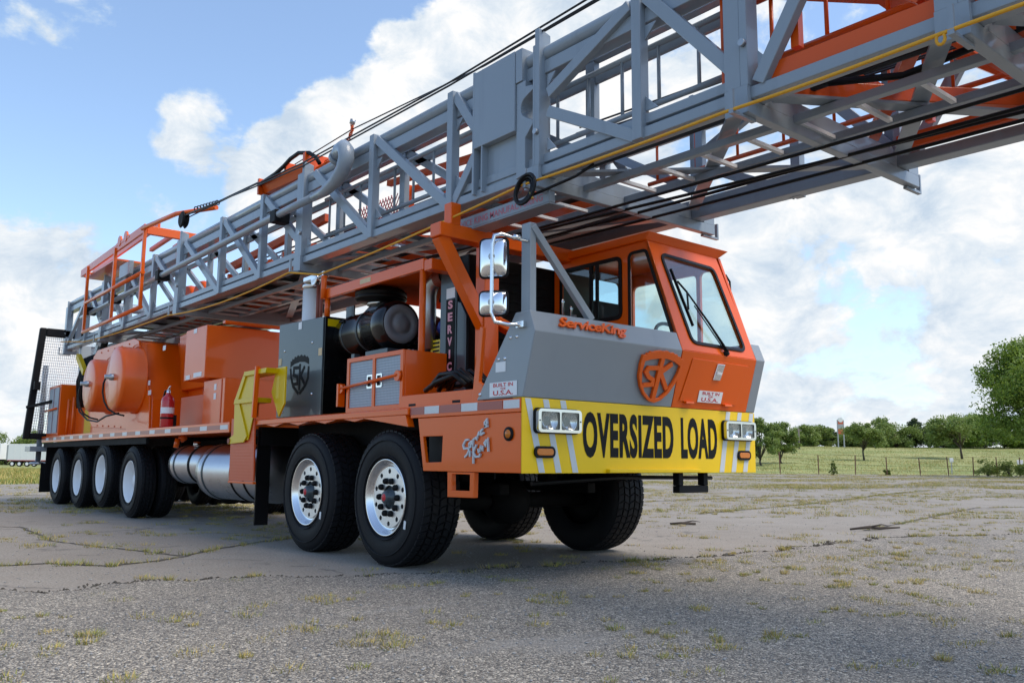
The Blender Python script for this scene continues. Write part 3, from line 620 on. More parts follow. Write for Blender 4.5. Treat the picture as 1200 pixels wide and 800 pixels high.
trailer('long white box trailer parked behind the rear wheels at the left edge', gp(14, 158), 158, 13.6)
trailer('white box trailer cut off by the left edge of the frame', gp(5, 162) - 13.6, 162, 13.6)

# ================================================================== the drilling rig truck
rig = thing('drilling_rig_truck', 'orange and grey drilling rig truck with lattice mast and yellow oversized load bumper', 'rig truck', (-7.0, 1.315, 0))
WID = 2.63
NX = -Y          # facing direction of the near side
def side(m, poly, y, t): return m.prism(poly, (0, y, 0), X, Z, 0, t)     # panel in the x-z plane, thickness t towards -y
# ---- chassis
MB().box((-14.6, 0.75, 0.78), (-0.12, 0.87, 1.12)).build('frame_rail', 'chassis', rig); MB().box((-14.6, 1.76, 0.78), (-0.12, 1.88, 1.12)).build('frame_rail', 'chassis', rig)
for x in (-0.6, -2.6, -4.4, -6.0, -7.6, -9.0, -10.4, -11.8, -13.2, -14.4): MB().box((x - 0.06, 0.88, 0.82), (x + 0.06, 1.75, 1.08)).build('crossmember', 'chassis', rig)
MB().box((-4.2, 0.55, 0.62), (-3.9, 2.1, 1.1)).box((-4.0, 0.9, 0.5), (-2.4, 1.7, 1.0)).build('gearbox', 'chassis', rig, 0.03)
MB().box((-9.0, 0.9, 0.55), (-5.2, 1.72, 1.1)).build('belly_tray', 'chassis', rig, 0.03)
MB().tube([(-2.4, 1.3, 0.62), (-9.5, 1.3, 0.66)], 0.07, 10).build('drive_shaft', 'chassis', rig)
# ---- decks
m = MB(); m.box((-4.36, 0.012, 1.225), (-0.014, WID - 0.012, 1.272)); dk = m.build('front_deck', 'orange', rig, 0.006)
m = MB(); m.box((-1.36, -0.008, 1.186), (-0.012, 0.010, 1.280)); m.build('deck_flange', 'orange', dk, 0.004)
m = MB(); m.hexa([(-4.37, -0.03, 1.215), (-1.37, -0.03, 1.215), (-1.37, 0.05, 1.205), (-4.37, 0.05, 1.205), (-4.37, -0.03, 1.262), (-1.37, -0.03, 1.262), (-1.37, 0.05, 1.279), (-4.37, 0.05, 1.279)]); m.build('fender_lip', 'orange', dk, 0.005)
for x in (-4.1, -3.55, -3.0, -2.45): MB().prism([(x, 1.214), (x + 0.42, 1.214), (x + 0.21, 1.186)], (0, 0.0, 0), X, Z, -0.04, 0.015).build('lip_gusset', 'orange', dk)
MB().prism([(-2.1, 1.212), (-1.40, 1.212), (-1.36, 1.12)], (0, 0.0, 0), X, Z, -0.03, 0.03).build('lip_gusset', 'orange', dk)
x = -1.36; pat = [(-1.36, -1.165, 0), (-1.16, -0.965, 1), (-0.955, -0.685, 0), (-0.68, -0.485, 1), (-0.475, -0.20, 0), (-0.19, -0.02, 1)]
for a, b2, wht in pat: MB().box((a, -0.0115, 1.212), (b2, -0.0085, 1.270)).build('reflective_tape', 'tape_white' if wht else 'tape_red', dk)
m = MB(); m.box((-14.84, 0.012, 1.17), (-5.1, WID - 0.012, 1.262)); rd = m.build('rear_deck', 'orange', rig, 0.006)
m = MB(); m.box((-14.85, -0.012, 1.155), (-5.09, 0.010, 1.270)); m.build('deck_flange', 'orange', rd, 0.004)
x = -5.12; k = 0
while x > -14.7:
    L = 0.235 if k % 2 == 0 else 0.415; MB().box((max(x - L, -14.83), -0.0155, 1.190), (x - 0.006, -0.0125, 1.242)).build('reflective_tape', 'tape_white' if k % 2 == 0 else 'tape_red', rd); x -= L; k += 1
MB().box((-5.095, 0.3, 1.12), (-4.365, WID - 0.3, 1.2)).build('deck_bridge', 'chassis', rig)
# ---- bumper
m = MB().box((-0.010, -0.002, 0.776), (0, WID, 1.283))
bp = m.build('bumper', 'yellow', rig, 0.003)
MB().box((-0.10, 0.05, 0.79), (-0.0104, WID - 0.05, 1.22)).build('bumper_beam', 'chassis', bp)
MB().box((-0.10, 0.0, 1.2815), (-0.0104, WID, 1.2845)).build('bumper_top', 'yellow', bp)
MB().box((0.002, 0.80, 0.779), (0.035, 1.84, 0.806)).build('bumper_ledge', 'yellow', bp, 0.004)
FR = ((0, 0, 0), Y, Z)   # the front plane x = 0
text('bumper_lettering', 'OVERSIZED', 'letter_black', bp, *FR, (0.562, 1.548, 0.885, 1.212), 0.002, weight=0.040, lift=0.001, spacing=1.10)
text('bumper_lettering', 'LOAD', 'letter_black', bp, *FR, (1.640, 2.098, 0.885, 1.212), 0.002, weight=0.040, lift=0.001, spacing=1.10)
for a, b2 in ((0.02, 0.148), (0.182, 0.302), (0.342, 0.462)): MB().prism([(a, 1.279), (a + 0.052, 1.279), (b2 + 0.054, 0.781), (b2, 0.781)], *FR, 0.0008, 0.0022).build('reflective_stripe', 'stripe_grey', bp)
for a, b2 in ((2.232, 2.122), (2.392, 2.282), (2.558, 2.442)): MB().prism([(a, 1.279), (a + 0.055, 1.279), (b2 + 0.06, 0.781), (b2, 0.781)], *FR, 0.0008, 0.0022).build('reflective_stripe', 'stripe_grey', bp)
for y0, y1, z0, z1 in ((0.10, 0.505, 1.052, 1.212), (2.165, 2.575, 1.047, 1.200)):
    bz = MB().holed(rrect(y0, y1, z0, z1, 0.028), [rrect(y0 + 0.026, (y0 + y1) / 2 - 0.007, z0 + 0.020, z1 - 0.020, 0.012), rrect((y0 + y1) / 2 + 0.007, y1 - 0.026, z0 + 0.020, z1 - 0.020, 0.012)], *FR, 0.003, 0.052).build('headlight', 'chrome', rig, 0.006)
    MB().holed(rrect(y0 - 0.007, y1 + 0.007, z0 - 0.007, z1 + 0.007, 0.032), [rrect(y0 + 0.004, y1 - 0.004, z0 + 0.004, z1 - 0.004, 0.025)], *FR, 0.0024, 0.018).build('gasket', 'flat_black', bz)
    for q in (y0 + 0.013, y1 - 0.013): MB().lathe([(0.006, 0.052), (0.005, 0.056), (0.001, 0.0565)], (0, q, (z0 + z1) / 2), X, 8, caps=False).build('bezel_screw', 'dark_steel', bz)
    for a, b2 in ((y0 + 0.026, (y0 + y1) / 2 - 0.007), ((y0 + y1) / 2 + 0.007, y1 - 0.026)):
        cy, cz = (a + b2) / 2, (z0 + z1) / 2
        MB().lathe([(0.075, 0.040), (0.06, 0.022), (0.035, 0.010), (0.012, 0.005)], (0, cy, cz), X, 20, caps=False).build('reflector', 'chrome', bz)
        MB().box((0.004, a, z0 + 0.022), (0.010, b2, z1 - 0.022)).build('bowl', 'dark_steel', bz)
        MB().prism(rrect(a + 0.002, b2 - 0.002, z0 + 0.022, z1 - 0.022, 0.01), *FR, 0.040, 0.046).build('lens', 'lens', bz)
        for q in range(1, 5): MB().box((0.0463, a + (b2 - a) * q / 5 - 0.0012, z0 + 0.032), (0.0475, a + (b2 - a) * q / 5 + 0.0012, z1 - 0.032)).build('lens_rib', 'lens', bz)
for y0, y1 in ((0.10, 0.288), (2.365, 2.545)):
    k = MB().holed(rrect(y0, y1, 0.880, 0.960, 0.038), [rrect(y0 + 0.018, y1 - 0.018, 0.896, 0.944, 0.022)], *FR, 0.002, 0.016).build('marker_light', 'flat_black', rig, 0.003)
    MB().prism(rrect(y0 + 0.019, y1 - 0.019, 0.897, 0.943, 0.021), *FR, 0.002, 0.020).build('lens', 'amber', k, 0.004)
tf = MB().box((-0.16, 1.72, 0.615), (-0.09, 2.09, 0.672)).box((-0.158, 1.72, 0.673), (-0.092, 1.775, 0.775)).box((-0.158, 2.035, 0.673), (-0.092, 2.09, 0.775)).build('tow_step', 'flat_black', rig, 0.006)
MB().tube([(-0.25, 0.3, 0.70), (-0.25, 1.2, 0.74), (-0.22, 2.3, 0.73)], 0.016, 6).build('air_hose', 'hose', rig)
# ---- near front skirt with lettering
sk = MB().holed([(-1.265, 1.184), (-1.178, 0.778), (-0.012, 0.778), (-0.012, 1.184)], [[(-1.19, 1.04), (-0.925, 1.04), (-0.935, 0.847), (-1.145, 0.842)]], (0, 0.03, 0), X, Z, 0, 0.03).build('front_skirt', 'orange', rig, 0.004)
MB().box((-1.25, 0.10, 0.80), (-0.85, 0.12, 1.1)).build('step_pocket', 'flat_black', sk)
st = MB().holed([(-0.857, 0.775), (-0.525, 0.775), (-0.530, 0.597), (-0.852, 0.592)], [[(-0.80, 0.760), (-0.578, 0.760), (-0.580, 0.645), (-0.797, 0.642)]], (0, 0.04, 0), X, Z, 0, 0.04).build('boarding_step', 'orange', rig, 0.004)
script = [[(-0.584, 1.008), (-0.62, 1.005), (-0.65, 0.969), (-0.639, 0.944), (-0.593, 0.947), (-0.577, 0.935), (-0.597, 0.904), (-0.629, 0.883)], [(-0.573, 0.965), (-0.547, 0.977), (-0.553, 0.995), (-0.576, 0.98), (-0.572, 0.953), (-0.547, 0.959)], [(-0.543, 1.001), (-0.532, 0.965), (-0.526, 1.007), (-0.508, 1.016)], [(-0.503, 1.025), (-0.488, 1.009), (-0.464, 1.054)], [(-0.464, 1.063), (-0.453, 1.036)], [(-0.415, 1.08), (-0.439, 1.066), (-0.434, 1.041), (-0.404, 1.053)], [(-0.395, 1.095), (-0.367, 1.118), (-0.372, 1.145), (-0.396, 1.124), (-0.391, 1.094), (-0.357, 1.099)], [(-0.562, 0.928), (-0.564, 0.886)], [(-0.522, 0.958), (-0.522, 0.838)], [(-0.487, 0.97), (-0.524, 0.916), (-0.495, 0.886), (-0.45, 0.889), (-0.441, 0.907)], [(-0.466, 0.943), (-0.456, 0.913)], [(-0.441, 0.922), (-0.437, 0.958), (-0.415, 0.934), (-0.41, 0.963)], [(-0.369, 1.005), (-0.393, 0.981), (-0.378, 0.963), (-0.355, 1.01), (-0.349, 0.922)]]
m = MB()
for i, s in enumerate(script): m.stroke(s, 0.014, (0, 0, 0), X, Z, 0.001 + 0.0004 * i, 0.014 + 0.0004 * i)
m.build('script_lettering', 'stripe_grey', sk)
k = MB().lathe([(0.048, 0.001), (0.048, 0.012), (0.030, 0.014)], (-0.137, 0, 1.04), NX, 24, caps=False).build('side_marker', 'flat_black', rig); MB().lathe([(0.031, 0.002), (0.030, 0.016), (0.018, 0.024), (0.001, 0.027)], (-0.137, 0, 1.04), NX, 20, caps=False).build('lens', 'amber', k)
# far skirt
MB().box((-1.2, WID - 0.03, 0.778), (-0.012, WID - 0.001, 1.22)).build('far_skirt', 'orange', rig, 0.004)
# ---- grey nose cowl
prof = [(0.0, 1.286), (0.126, 1.725), (0.07, 1.868), (-0.08, 1.868), (-0.51, 1.286)]
cw = MB().prism(prof, (0, 1.528, 0), X, Z, 0, 1.528).build('nose_cowl', 'grey', rig, 0.006)
MB().prism([(0.0, 1.286), (0.126, 1.725), (0.07, 1.868), (-0.3, 1.868), (-0.51, 1.286)], (0, WID, 0), X, Z, 0, WID - 2.505).build('nose_cowl', 'grey', rig, 0.006)
FV = Vector((0.126, 0, 0.439)).normalized(); FO = (0.0, 0, 1.286)   # overhanging front plane
BV = Vector((-0.056, 0, 0.143)).normalized(); BO = (0.126, 0, 1.725)  # bevel plane above it
outer = [(1.066, 0.384), (1.054, 0.312), (1.061, 0.221), (1.097, 0.145), (1.154, 0.082), (1.224, 0.039), (1.286, 0.028), (1.357, 0.053), (1.429, 0.111), (1.487, 0.19), (1.522, 0.274), (1.526, 0.388), (1.498, 0.388), (1.487, 0.404), (1.457, 0.405), (1.442, 0.42), (1.418, 0.415), (1.398, 0.43), (1.365, 0.424), (1.326, 0.437), (1.284, 0.429), (1.253, 0.434), (1.202, 0.426), (1.185, 0.418), (1.146, 0.418), (1.136, 0.404), (1.108, 0.401), (1.103, 0.388)]
inner = [(1.098, 0.338), (1.089, 0.256), (1.107, 0.178), (1.155, 0.109), (1.228, 0.062), (1.282, 0.058), (1.342, 0.071), (1.402, 0.122), (1.455, 0.194), (1.492, 0.272), (1.505, 0.331), (1.423, 0.362), (1.339, 0.375), (1.261, 0.372), (1.168, 0.358)]
lg = MB().holed(outer, [inner], FO, Y, FV, 0.006, 0.030).build('shield_emblem', 'orange', cw, 0.002)
MB().stroke([(1.294, 0.375), (1.270, 0.06)], 0.042, FO, Y, FV, 0.006, 0.0285).build('emblem_bar', 'orange', lg); MB().stroke([(1.268, 0.298), (1.16, 0.290), (1.138, 0.257), (1.175, 0.222), (1.228, 0.204), (1.232, 0.168), (1.127, 0.156)], 0.034, FO, Y, FV, 0.006, 0.0275).build('emblem_letter', 'orange', lg)
MB().stroke([(1.415, 0.342), (1.300, 0.265), (1.404, 0.140)], 0.036, FO, Y, FV, 0.006, 0.0265).build('emblem_letter', 'orange', lg)
text('cowl_lettering', 'ServiceKing', 'orange', cw, BO, Y, BV, (0.225, 0.915, 0.025, 0.125), 0.016, shear=0.35, weight=0.022, spacing=0.92, lift=0.003)
def usa_plate(parent, org, u, v, a0, a1, b0, b1):
    pl = MB().prism([(a0, b0), (a1, b0), (a1, b1), (a0, b1)], org, u, v, 0.002, 0.004).build('origin_plate', 'white_label', parent)
    h = b1 - b0; w = a1 - a0
    for body, q0, q1, ins in (('BUILT IN', 0.66, 0.92, 0.14), ('THE', 0.46, 0.60, 0.40), ('U.S.A.', 0.08, 0.42, 0.14)):
        me = text('plate_print', body, 'red_print', parent, org, u, v, (a0 + w * ins, a1 - w * ins, b0 + h * q0, b0 + h * q1), 0.0006, weight=0.02, lift=0.0044)
usa_plate(rig, (0, 0, 0), X, Z, -0.355, -0.055, 1.30, 1.40)
s = MB()
for x, z in ((-0.13, 1.70), (-0.06, 1.70), (-0.26, 1.56), (-0.19, 1.56), (-0.47, 1.325)): s.lathe([(0.014, 0.001), (0.012, 0.007), (0.001, 0.009)], (x, 0, z), NX, 8, caps=False)
s.build('cowl_bolt', 'alu', cw)
MB().box((-0.29, -0.003, 1.47), (-0.18, -0.001, 1.54)).build('caution_label', 'white_label', cw)
# ---- cab
cabL, cabR = 2.505, 1.532
cab = MB().holed([(-1.36, 1.28), (-0.01, 1.28), (0.120, 1.728), (-0.222, 2.672), (-1.36, 2.672)], [rpoly([(-1.27, 2.06), (-0.52, 2.06), (-0.52, 2.585), (-1.27, 2.585)], 0.06), rpoly([(-0.425, 1.83), (0.045, 1.83), (-0.235, 2.595), (-0.425, 2.595)], 0.05)], (0, cabR + 0.03, 0), X, Z, 0, 0.03).build('cab', 'orange', rig, 0.003)
MB().holed([(-1.36, 1.28), (-0.01, 1.28), (0.120, 1.728), (-0.222, 2.672), (-1.36, 2.672)], [rpoly([(-1.25, 1.87), (-0.47, 1.87), (-0.47, 2.56), (-1.25, 2.56)], 0.06), rpoly([(-0.43, 1.83), (0.045, 1.83), (-0.215, 2.57), (-0.43, 2.57)], 0.05)], (0, cabL, 0), X, Z, 0, 0.03).build('far_wall', 'orange', cab)
WV = Vector((-0.342, 0, 0.944)); WL = WV.length; WV.normalize(); WO = (0.120, 0, 1.728)
wsh = rpoly([(1.685, 0.075), (2.385, 0.065), (2.335, 0.865), (1.640, 0.895)], 0.07)
MB().holed([(cabR + 0.0, 0.001), (cabL, 0.001), (2.44, WL), (cabR + 0.0, WL)], [wsh], WO, Y, WV, -0.03, 0.002).build('windscreen_frame', 'orange', cab, 0.003)
MB().holed(inset(wsh, -0.012), [inset(wsh, 0.016)], WO, Y, WV, 0.0025, 0.014).build('window_seal', 'hose', cab, 0.003)
MB().prism(inset(wsh, 0.001), WO, Y, WV, -0.012, -0.006).build('windscreen', 'glass', cab)
MB().prism([(cabR, 0), (cabL, 0), (cabL, 0.4565), (cabR, 0.4565)], FO, Y, FV, -0.03, 0.002).build('front_panel', 'orange', cab, 0.003)
ht = MB().prism([(1.60, 0.055), (2.335, 0.055), (2.40, 0.395), (1.665, 0.405)], FO, Y, FV, 0.0035, 0.010).build('front_hatch', 'orange', cab, 0.002)
for a in (1.66, 2.16): MB().box((0.018, a, 1.318), (0.046, a + 0.10, 1.336)).build('hinge', 'orange', ht, 0.003)
lt = MB().prism([(1.955, 0.25), (2.045, 0.25), (2.07, 0.385), (1.975, 0.385)], FO, Y, FV, 0.011, 0.022).build('latch', 'alu', ht, 0.003); MB().prism([(1.975, 0.30), (2.04, 0.30), (2.045, 0.318), (1.98, 0.318)], FO, Y, FV, 0.023, 0.030).build('latch_tongue', 'white_label', ht)
usa_plate(ht, (FO[0] + 0.011, 0, FO[2] - 0.003), Y, FV, 1.815, 2.12, 0.06, 0.155)
# side windows
for poly, nm in ((rpoly([(-1.27, 2.06), (-0.52, 2.06), (-0.52, 2.585), (-1.27, 2.585)], 0.06), 's'), (rpoly([(-0.425, 1.83), (0.045, 1.83), (-0.235, 2.595), (-0.425, 2.595)], 0.05), 'q')):
    w = MB().holed(inset(poly, -0.012), [inset(poly, 0.024 if nm == 's' else 0.014)], (0, cabR, 0), X, Z, 0.001, 0.012).build('window_seal', 'hose', cab, 0.003)
    MB().prism(inset(poly, 0.004), (0, cabR + 0.016, 0), X, Z, 0, 0.006).build('window_pane', 'glass', cab)
    if nm == 's':
        MB().box((-0.895, cabR - 0.010, 2.075), (-0.865, cabR + 0.012, 2.57)).build('sliding_rail', 'hose', cab); MB().box((-0.825, cabR - 0.006, 2.075), (-0.795, cabR + 0.012, 2.57)).build('sliding_rail', 'hose', cab)
for poly in (rpoly([(-1.25, 1.87), (-0.47, 1.87), (-0.47, 2.56), (-1.25, 2.56)], 0.06), rpoly([(-0.43, 1.83), (0.045, 1.83), (-0.215, 2.57), (-0.43, 2.57)], 0.05)):
    MB().prism(inset(poly, 0.003), (0, cabL - 0.02, 0), X, Z, 0, 0.006).build('window_pane', 'glass', cab)
# roof with overhanging visor, back wall, floor
MB().hexa([(-1.38, 1.50, 2.674), (-0.215, 1.50, 2.674), (-0.215, 2.46, 2.660), (-1.38, 2.53, 2.674), (-1.38, 1.49, 2.742), (-0.165, 1.49, 2.735), (-0.165, 2.555, 2.735), (-1.38, 2.55, 2.742)]).build('cab_roof', 'orange', cab, 0.006)
MB().holed([(cabR + 0.031, 1.28), (cabL - 0.031, 1.28), (cabL - 0.031, 2.671), (cabR + 0.031, 2.671)], [rrect(2.0, 2.38, 2.10, 2.60, 0.05)], (-1.358, 0, 0), Y, Z, 0, 0.03).build('back_wall', 'cab_in', cab)
MB().prism(rrect(2.002, 2.378, 2.102, 2.598, 0.05), (-1.35, 0, 0), Y, Z, 0, 0.006).build('window_pane', 'glass', cab)
MB().box((-1.32, cabR + 0.035, 1.285), (-0.05, cabL - 0.035, 1.33)).build('cab_floor', 'cab_in', cab)
MB().hexa([(-0.28, cabR + 0.04, 1.34), (0.02, cabR + 0.04, 1.34), (0.02, cabL - 0.04, 1.34), (-0.28, cabL - 0.04, 1.34), (-0.30, cabR + 0.04, 1.74), (0.05, cabR + 0.04, 1.735), (0.05, cabL - 0.04, 1.735), (-0.30, cabL - 0.04, 1.74)]).build('dashboard', 'cab_in', cab, 0.02)
ang = [2 * math.pi * i / 28 for i in range(28)]; wc = Vector((-0.36, 2.02, 1.86)); wu = Vector((0, 1, 0)); wv = Vector((-0.45, 0, 0.89)).normalized(); wv = Vector((0.55, 0, -0.835)).normalized() if False else wv
sw = MB().tube([wc + wu * 0.22 * math.cos(a) + wv * 0.22 * math.sin(a) for a in ang], 0.016, 8, True).build('steering_wheel', 'flat_black', cab)
m = MB()
for a in (0.5, 2.6, 4.7): m.tube([wc, wc + wu * 0.21 * math.cos(a) + wv * 0.21 * math.sin(a)], 0.011, 6)
m.tube([wc, wc + Vector((0.22, 0, -0.2))], 0.03, 8).build('steering_column', 'flat_black', cab)
m = MB().box((-1.05, 1.80, 1.62), (-0.58, 2.26, 1.76)).hexa([(-1.12, 1.80, 1.77), (-0.98, 1.80, 1.77), (-0.98, 2.26, 1.77), (-1.12, 2.26, 1.77), (-1.22, 1.82, 2.34), (-1.12, 1.82, 2.34), (-1.12, 2.24, 2.34), (-1.22, 2.24, 2.34)]).box((-1.0, 1.9, 1.34), (-0.65, 2.16, 1.61)); m.build('driver_seat', 'seat', cab, 0.03)
# wiper
def ws(a, b2, t=0.02): return Vector(WO) + Y * a + WV * b2 + Y.cross(WV).normalized() * t
wp = MB().tube([ws(2.085, 0.02, 0.03), ws(1.95, 0.27, 0.035), ws(1.80, 0.535, 0.03)], [0.012, 0.009, 0.007], 6).tube([ws(2.055, 0.02, 0.028), ws(1.90, 0.30, 0.03), ws(1.84, 0.42, 0.026)], 0.005, 5).build('wiper', 'flat_black', cab)
MB().bar(ws(1.690, 0.745), ws(1.742, 0.225), 0.012, 0.022, X).bar(ws(1.715, 0.63, 0.03), ws(1.795, 0.535, 0.032), 0.012, 0.012, X).bar(ws(1.740, 0.37, 0.03), ws(1.795, 0.535, 0.032), 0.012, 0.012, X).build('wiper_blade', 'flat_black', wp)
MB().lathe([(0.026, -0.005), (0.022, 0.03), (0.001, 0.036)], ws(2.085, 0.015, 0), Y.cross(WV), 12, caps=False).build('wiper_pivot', 'flat_black', wp)
MB().tube([(-0.2, 2.47, 2.50), (-0.19, 2.54, 2.52), (-0.17, 2.57, 2.46), (-0.16, 2.56, 2.38), (-0.16, 2.50, 2.36)], 0.010, 6).build('far_mirror_arm', 'flat_black', cab)
# horns / stacks beside the cab
for y, z in ((1.30, 2.30), (1.40, 2.25)): MB().lathe([(0.012, 0), (0.012, z - 1.95), (0.02, z - 1.93), (0.001, z - 1.9)], (-1.0, y, 1.87), Z, 8).build('air_horn_pipe', 'chrome', rig)
MB().lathe([(0.06, 0), (0.025, 0.06), (0.02, 0.2)], (-0.98, 1.42, 1.93), Z, 12).build('air_horn', 'grey_pipe', rig)
# ---- near mirrors on their grey post
ps = MB().box((-0.14, 0.10, 1.87), (-0.045, 0.16, 2.525)).build('mirror_post', 'grey', rig, 0.006)
MB().bar((-0.06, 0.13, 2.50), (0.03, 0.62, 1.87), 0.05, 0.05).build('post_brace', 'grey', ps, 0.004)
arm = MB().tube([(-0.06, 0.09, 2.385), (-0.10, 0.0, 2.40), (-0.12, -0.10, 2.415), (-0.14, -0.145, 2.40), (-0.15, -0.155, 2.34), (-0.15, -0.155, 2.0), (-0.15, -0.155, 1.86), (-0.13, -0.14, 1.795), (-0.06, -0.08, 1.775), (0.0, -0.012, 1.775)], 0.014, 8).build('mirror_arm', 'alu', rig)
MB().lathe([(0.022, 0), (0.022, 0.05)], (-0.09, -0.02, 2.40), (0.5, 1, 0), 8).build('arm_clamp', 'alu', arm); MB().box((-0.04, -0.03, 1.755), (0.04, -0.001, 1.795)).build('arm_clamp', 'alu', arm)
mu = Vector((0.82, 0.57, 0)).normalized()
def dome(c, u, v, a, b2, h, n=18):
    nn = u.cross(v).normalized(); vs = []; fs = []
    for j in range(n + 1):
        for i in range(n + 1):
            s, t = -1 + 2 * i / n, -1 + 2 * j / n; q = max(0, (1 - s ** 4) * (1 - t ** 4)); k = 1 - 0.10 * (s * t) ** 4
            vs.append(c + u * (a * s * k) + v * (b2 * t * k) + nn * (0.001 + h * (q ** 0.5) * (1 - 0.25 * s * s - 0.25 * t * t)))
    for j in range(n):
        for i in range(n): k = j * (n + 1) + i; fs.append((k, k + 1, k + n + 2, k + n + 1))
    return MB().add(vs, fs, True)
for cz, hh, ww in ((2.255, 0.29, 0.215), (1.935, 0.185, 0.215)):
    c = Vector((-0.185, -0.115, cz)); mo = MB().prism(rrect(-ww / 2, ww / 2, -hh / 2, hh / 2, 0.035), c, mu, Z, -0.03, 0.0).build('side_mirror', 'flat_black', rig, 0.01)
    dome(c, mu, Z, ww / 2 - 0.010, hh / 2 - 0.010, 0.045).build('mirror_shell', 'mirror', mo)
    MB().lathe([(0.025, 0.044), (0.02, 0.060)], c, mu.cross(Z), 10).build('mirror_mount', 'grey_pipe', mo)
# ---- headache rack behind the cab and radiator
rk = MB().box((-1.28, 0.085, 2.65), (-1.135, 1.60, 2.765)).build('rack_beam', 'orange', rig, 0.008)
MB().box((-1.27, 0.55, 1.275), (-1.14, 0.70, 2.648)).build('rack_post', 'orange', rk, 0.006)
MB().bar((-1.205, 0.13, 2.66), (-1.205, 0.60, 1.96), 0.11, 0.10, X).build('rack_brace', 'orange', rk, 0.005)
MB().bar((-1.205, 0.72, 2.02), (-1.0, 1.10, 1.80), 0.08, 0.10, X).build('rack_brace', 'orange', rk, 0.005)
MB().box((-1.25, 0.20, 2.767), (-1.15, 0.30, 2.95)).build('rack_lug', 'orange', rk, 0.006)
MB().prism([(-0.58, 1.275), (-0.452, 1.275), (-0.452, 1.40), (-0.50, 1.42), (-0.455, 1.81), (-0.495, 1.82), (-0.56, 1.45)], (0, 0.04, 0), X, Z, 0, 0.03).build('bracket_plate', 'orange', rig, 0.004)
MB().box((-1.60, 0.03, 1.274), (-0.585, 0.44, 1.375)).build('deck_curb', 'orange', rig, 0.004)
for x in (-1.45, -0.85): MB().box((x, 0.0285, 1.285), (x + 0.10, 0.0299, 1.305)).build('drain_slot', 'flat_black', dk)
rad = MB().box((-1.78, 0.56, 1.274), (-1.385, 1.66, 2.62)).build('radiator', 'flat_black', rig, 0.01)
MB().box((-1.384, 0.72, 1.35), (-1.37, 1.50, 2.60)).build('radiator_core', 'chassis', rad)
for i in range(14): MB().box((-1.3695, 0.73, 1.40 + i * 0.085), (-1.36, 1.45, 1.412 + i * 0.085)).build('radiator_bar', 'flat_black', rad)
MB().box((-1.76, 0.535, 1.274), (-1.525, 0.559, 2.64)).build('radiator_side', 'dark_steel', rad, 0.004)
MB().prism([(-1.52, 1.274), (-1.39, 1.274), (-1.39, 2.08), (-1.47, 2.20), (-1.52, 2.22)], (0, 0.556, 0), X, Z, 0, 0.012).build('radiator_guard', 'dark_steel', rad, 0.004)
MB().box((-1.665, 0.530, 1.45), (-1.54, 0.5345, 2.245)).build('name_strip', 'letter_black', rad)
for i, ch in enumerate('SERVICE'): text('strip_letter', ch, 'letter_pink', rad, (0, 0.5300, 0), X, Z, (-1.635 if ch != 'I' else -1.612, -1.567 if ch != 'I' else -1.590, 2.160 - i * 0.108, 2.236 - i * 0.108), 0.002, weight=0.04, lift=0.0006)
MB().box((-1.665, 0.530, 2.255), (-1.54, 0.5345, 2.345)).build('data_plate', 'white_label', rad)
# ---- engine, air cleaner, pipes
en = MB().box((-3.35, 0.95, 1.274), (-1.95, 1.75, 2.05)).box((-3.2, 1.05, 2.05), (-2.1, 1.6, 2.25)).build('engine', 'flat_black', rig, 0.03)
for x in (-3.0, -2.7, -2.4): MB().box((x, 0.90, 1.55), (x + 0.18, 0.948, 1.95)).build('engine_rib', 'dark_steel', en, 0.01)
acl = MB().lathe([(0.001, 0), (0.14, 0.02), (0.19, 0.10), (0.205, 0.14), (0.205, 0.26), (0.215, 0.265), (0.215, 0.30), (0.205, 0.305), (0.205, 0.92), (0.225, 0.93), (0.235, 0.98), (0.225, 1.10), (0.20, 1.13), (0.188, 1.132)], (-3.52, 0.56, 2.10), (1, -0.03, 0.02), 36).build('air_cleaner', 'black', rig)
ax = Vector((1, -0.03, 0.02)).normalized(); e = Vector((-3.52, 0.56, 2.10)) + ax * 1.134
MB().lathe([(0.186, 0.0), (0.178, 0.012), (0.12, 0.014), (0.114, 0.004), (0.085, 0.004), (0.078, 0.016), (0.02, 0.018), (0.001, 0.018)], e, ax, 32, caps=False).build('end_cover', 'cover_grey', acl)
for t in (0.28, 0.93):
    for q in (0.6, 2.2, 3.6): 
        c = Vector((-3.52, 0.56, 2.10)) + ax * t + Vector((0, -math.cos(q), math.sin(q))) * 0.225; MB().box(c - Vector((0.05, 0.012, 0.012)), c + Vector((0.05, 0.012, 0.012))).build('clip', 'flat_black', acl, 0.004)
MB().hexa([(-3.10, 0.46, 2.26), (-2.58, 0.46, 2.26), (-2.58, 0.68, 2.26), (-3.10, 0.68, 2.26), (-2.88, 0.48, 2.38), (-2.63, 0.48, 2.38), (-2.63, 0.66, 2.38), (-2.88, 0.66, 2.38)]).build('intake_duct', 'black', acl, 0.02)
for t in (0.28, 0.60): MB().lathe([(0.2085, t), (0.212, t + 0.004), (0.212, t + 0.030), (0.2085, t + 0.034)], (-3.52, 0.56, 2.10), ax, 36, caps=False).build('strap_band', 'dark_steel', acl)
for q, (x, y, z) in enumerate(((-3.3, 0.8, 1.9), (-2.9, 0.75, 1.75), (-2.5, 0.8, 1.8), (-2.2, 0.75, 1.65))):
    MB().tube([(x, y, z), (x + 0.15, y - 0.1, z - 0.15), (x + 0.35, y - 0.06, z - 0.12), (x + 0.5, y + 0.05, z + 0.12)], 0.022 + 0.006 * (q % 2), 8).build('engine_hose', 'hose', en); MB().lathe([(0.03, 0), (0.03, 0.02)], (x, y, z), (0.5, -0.4, -0.6), 10).build('hose_fitting', 'alu', en)
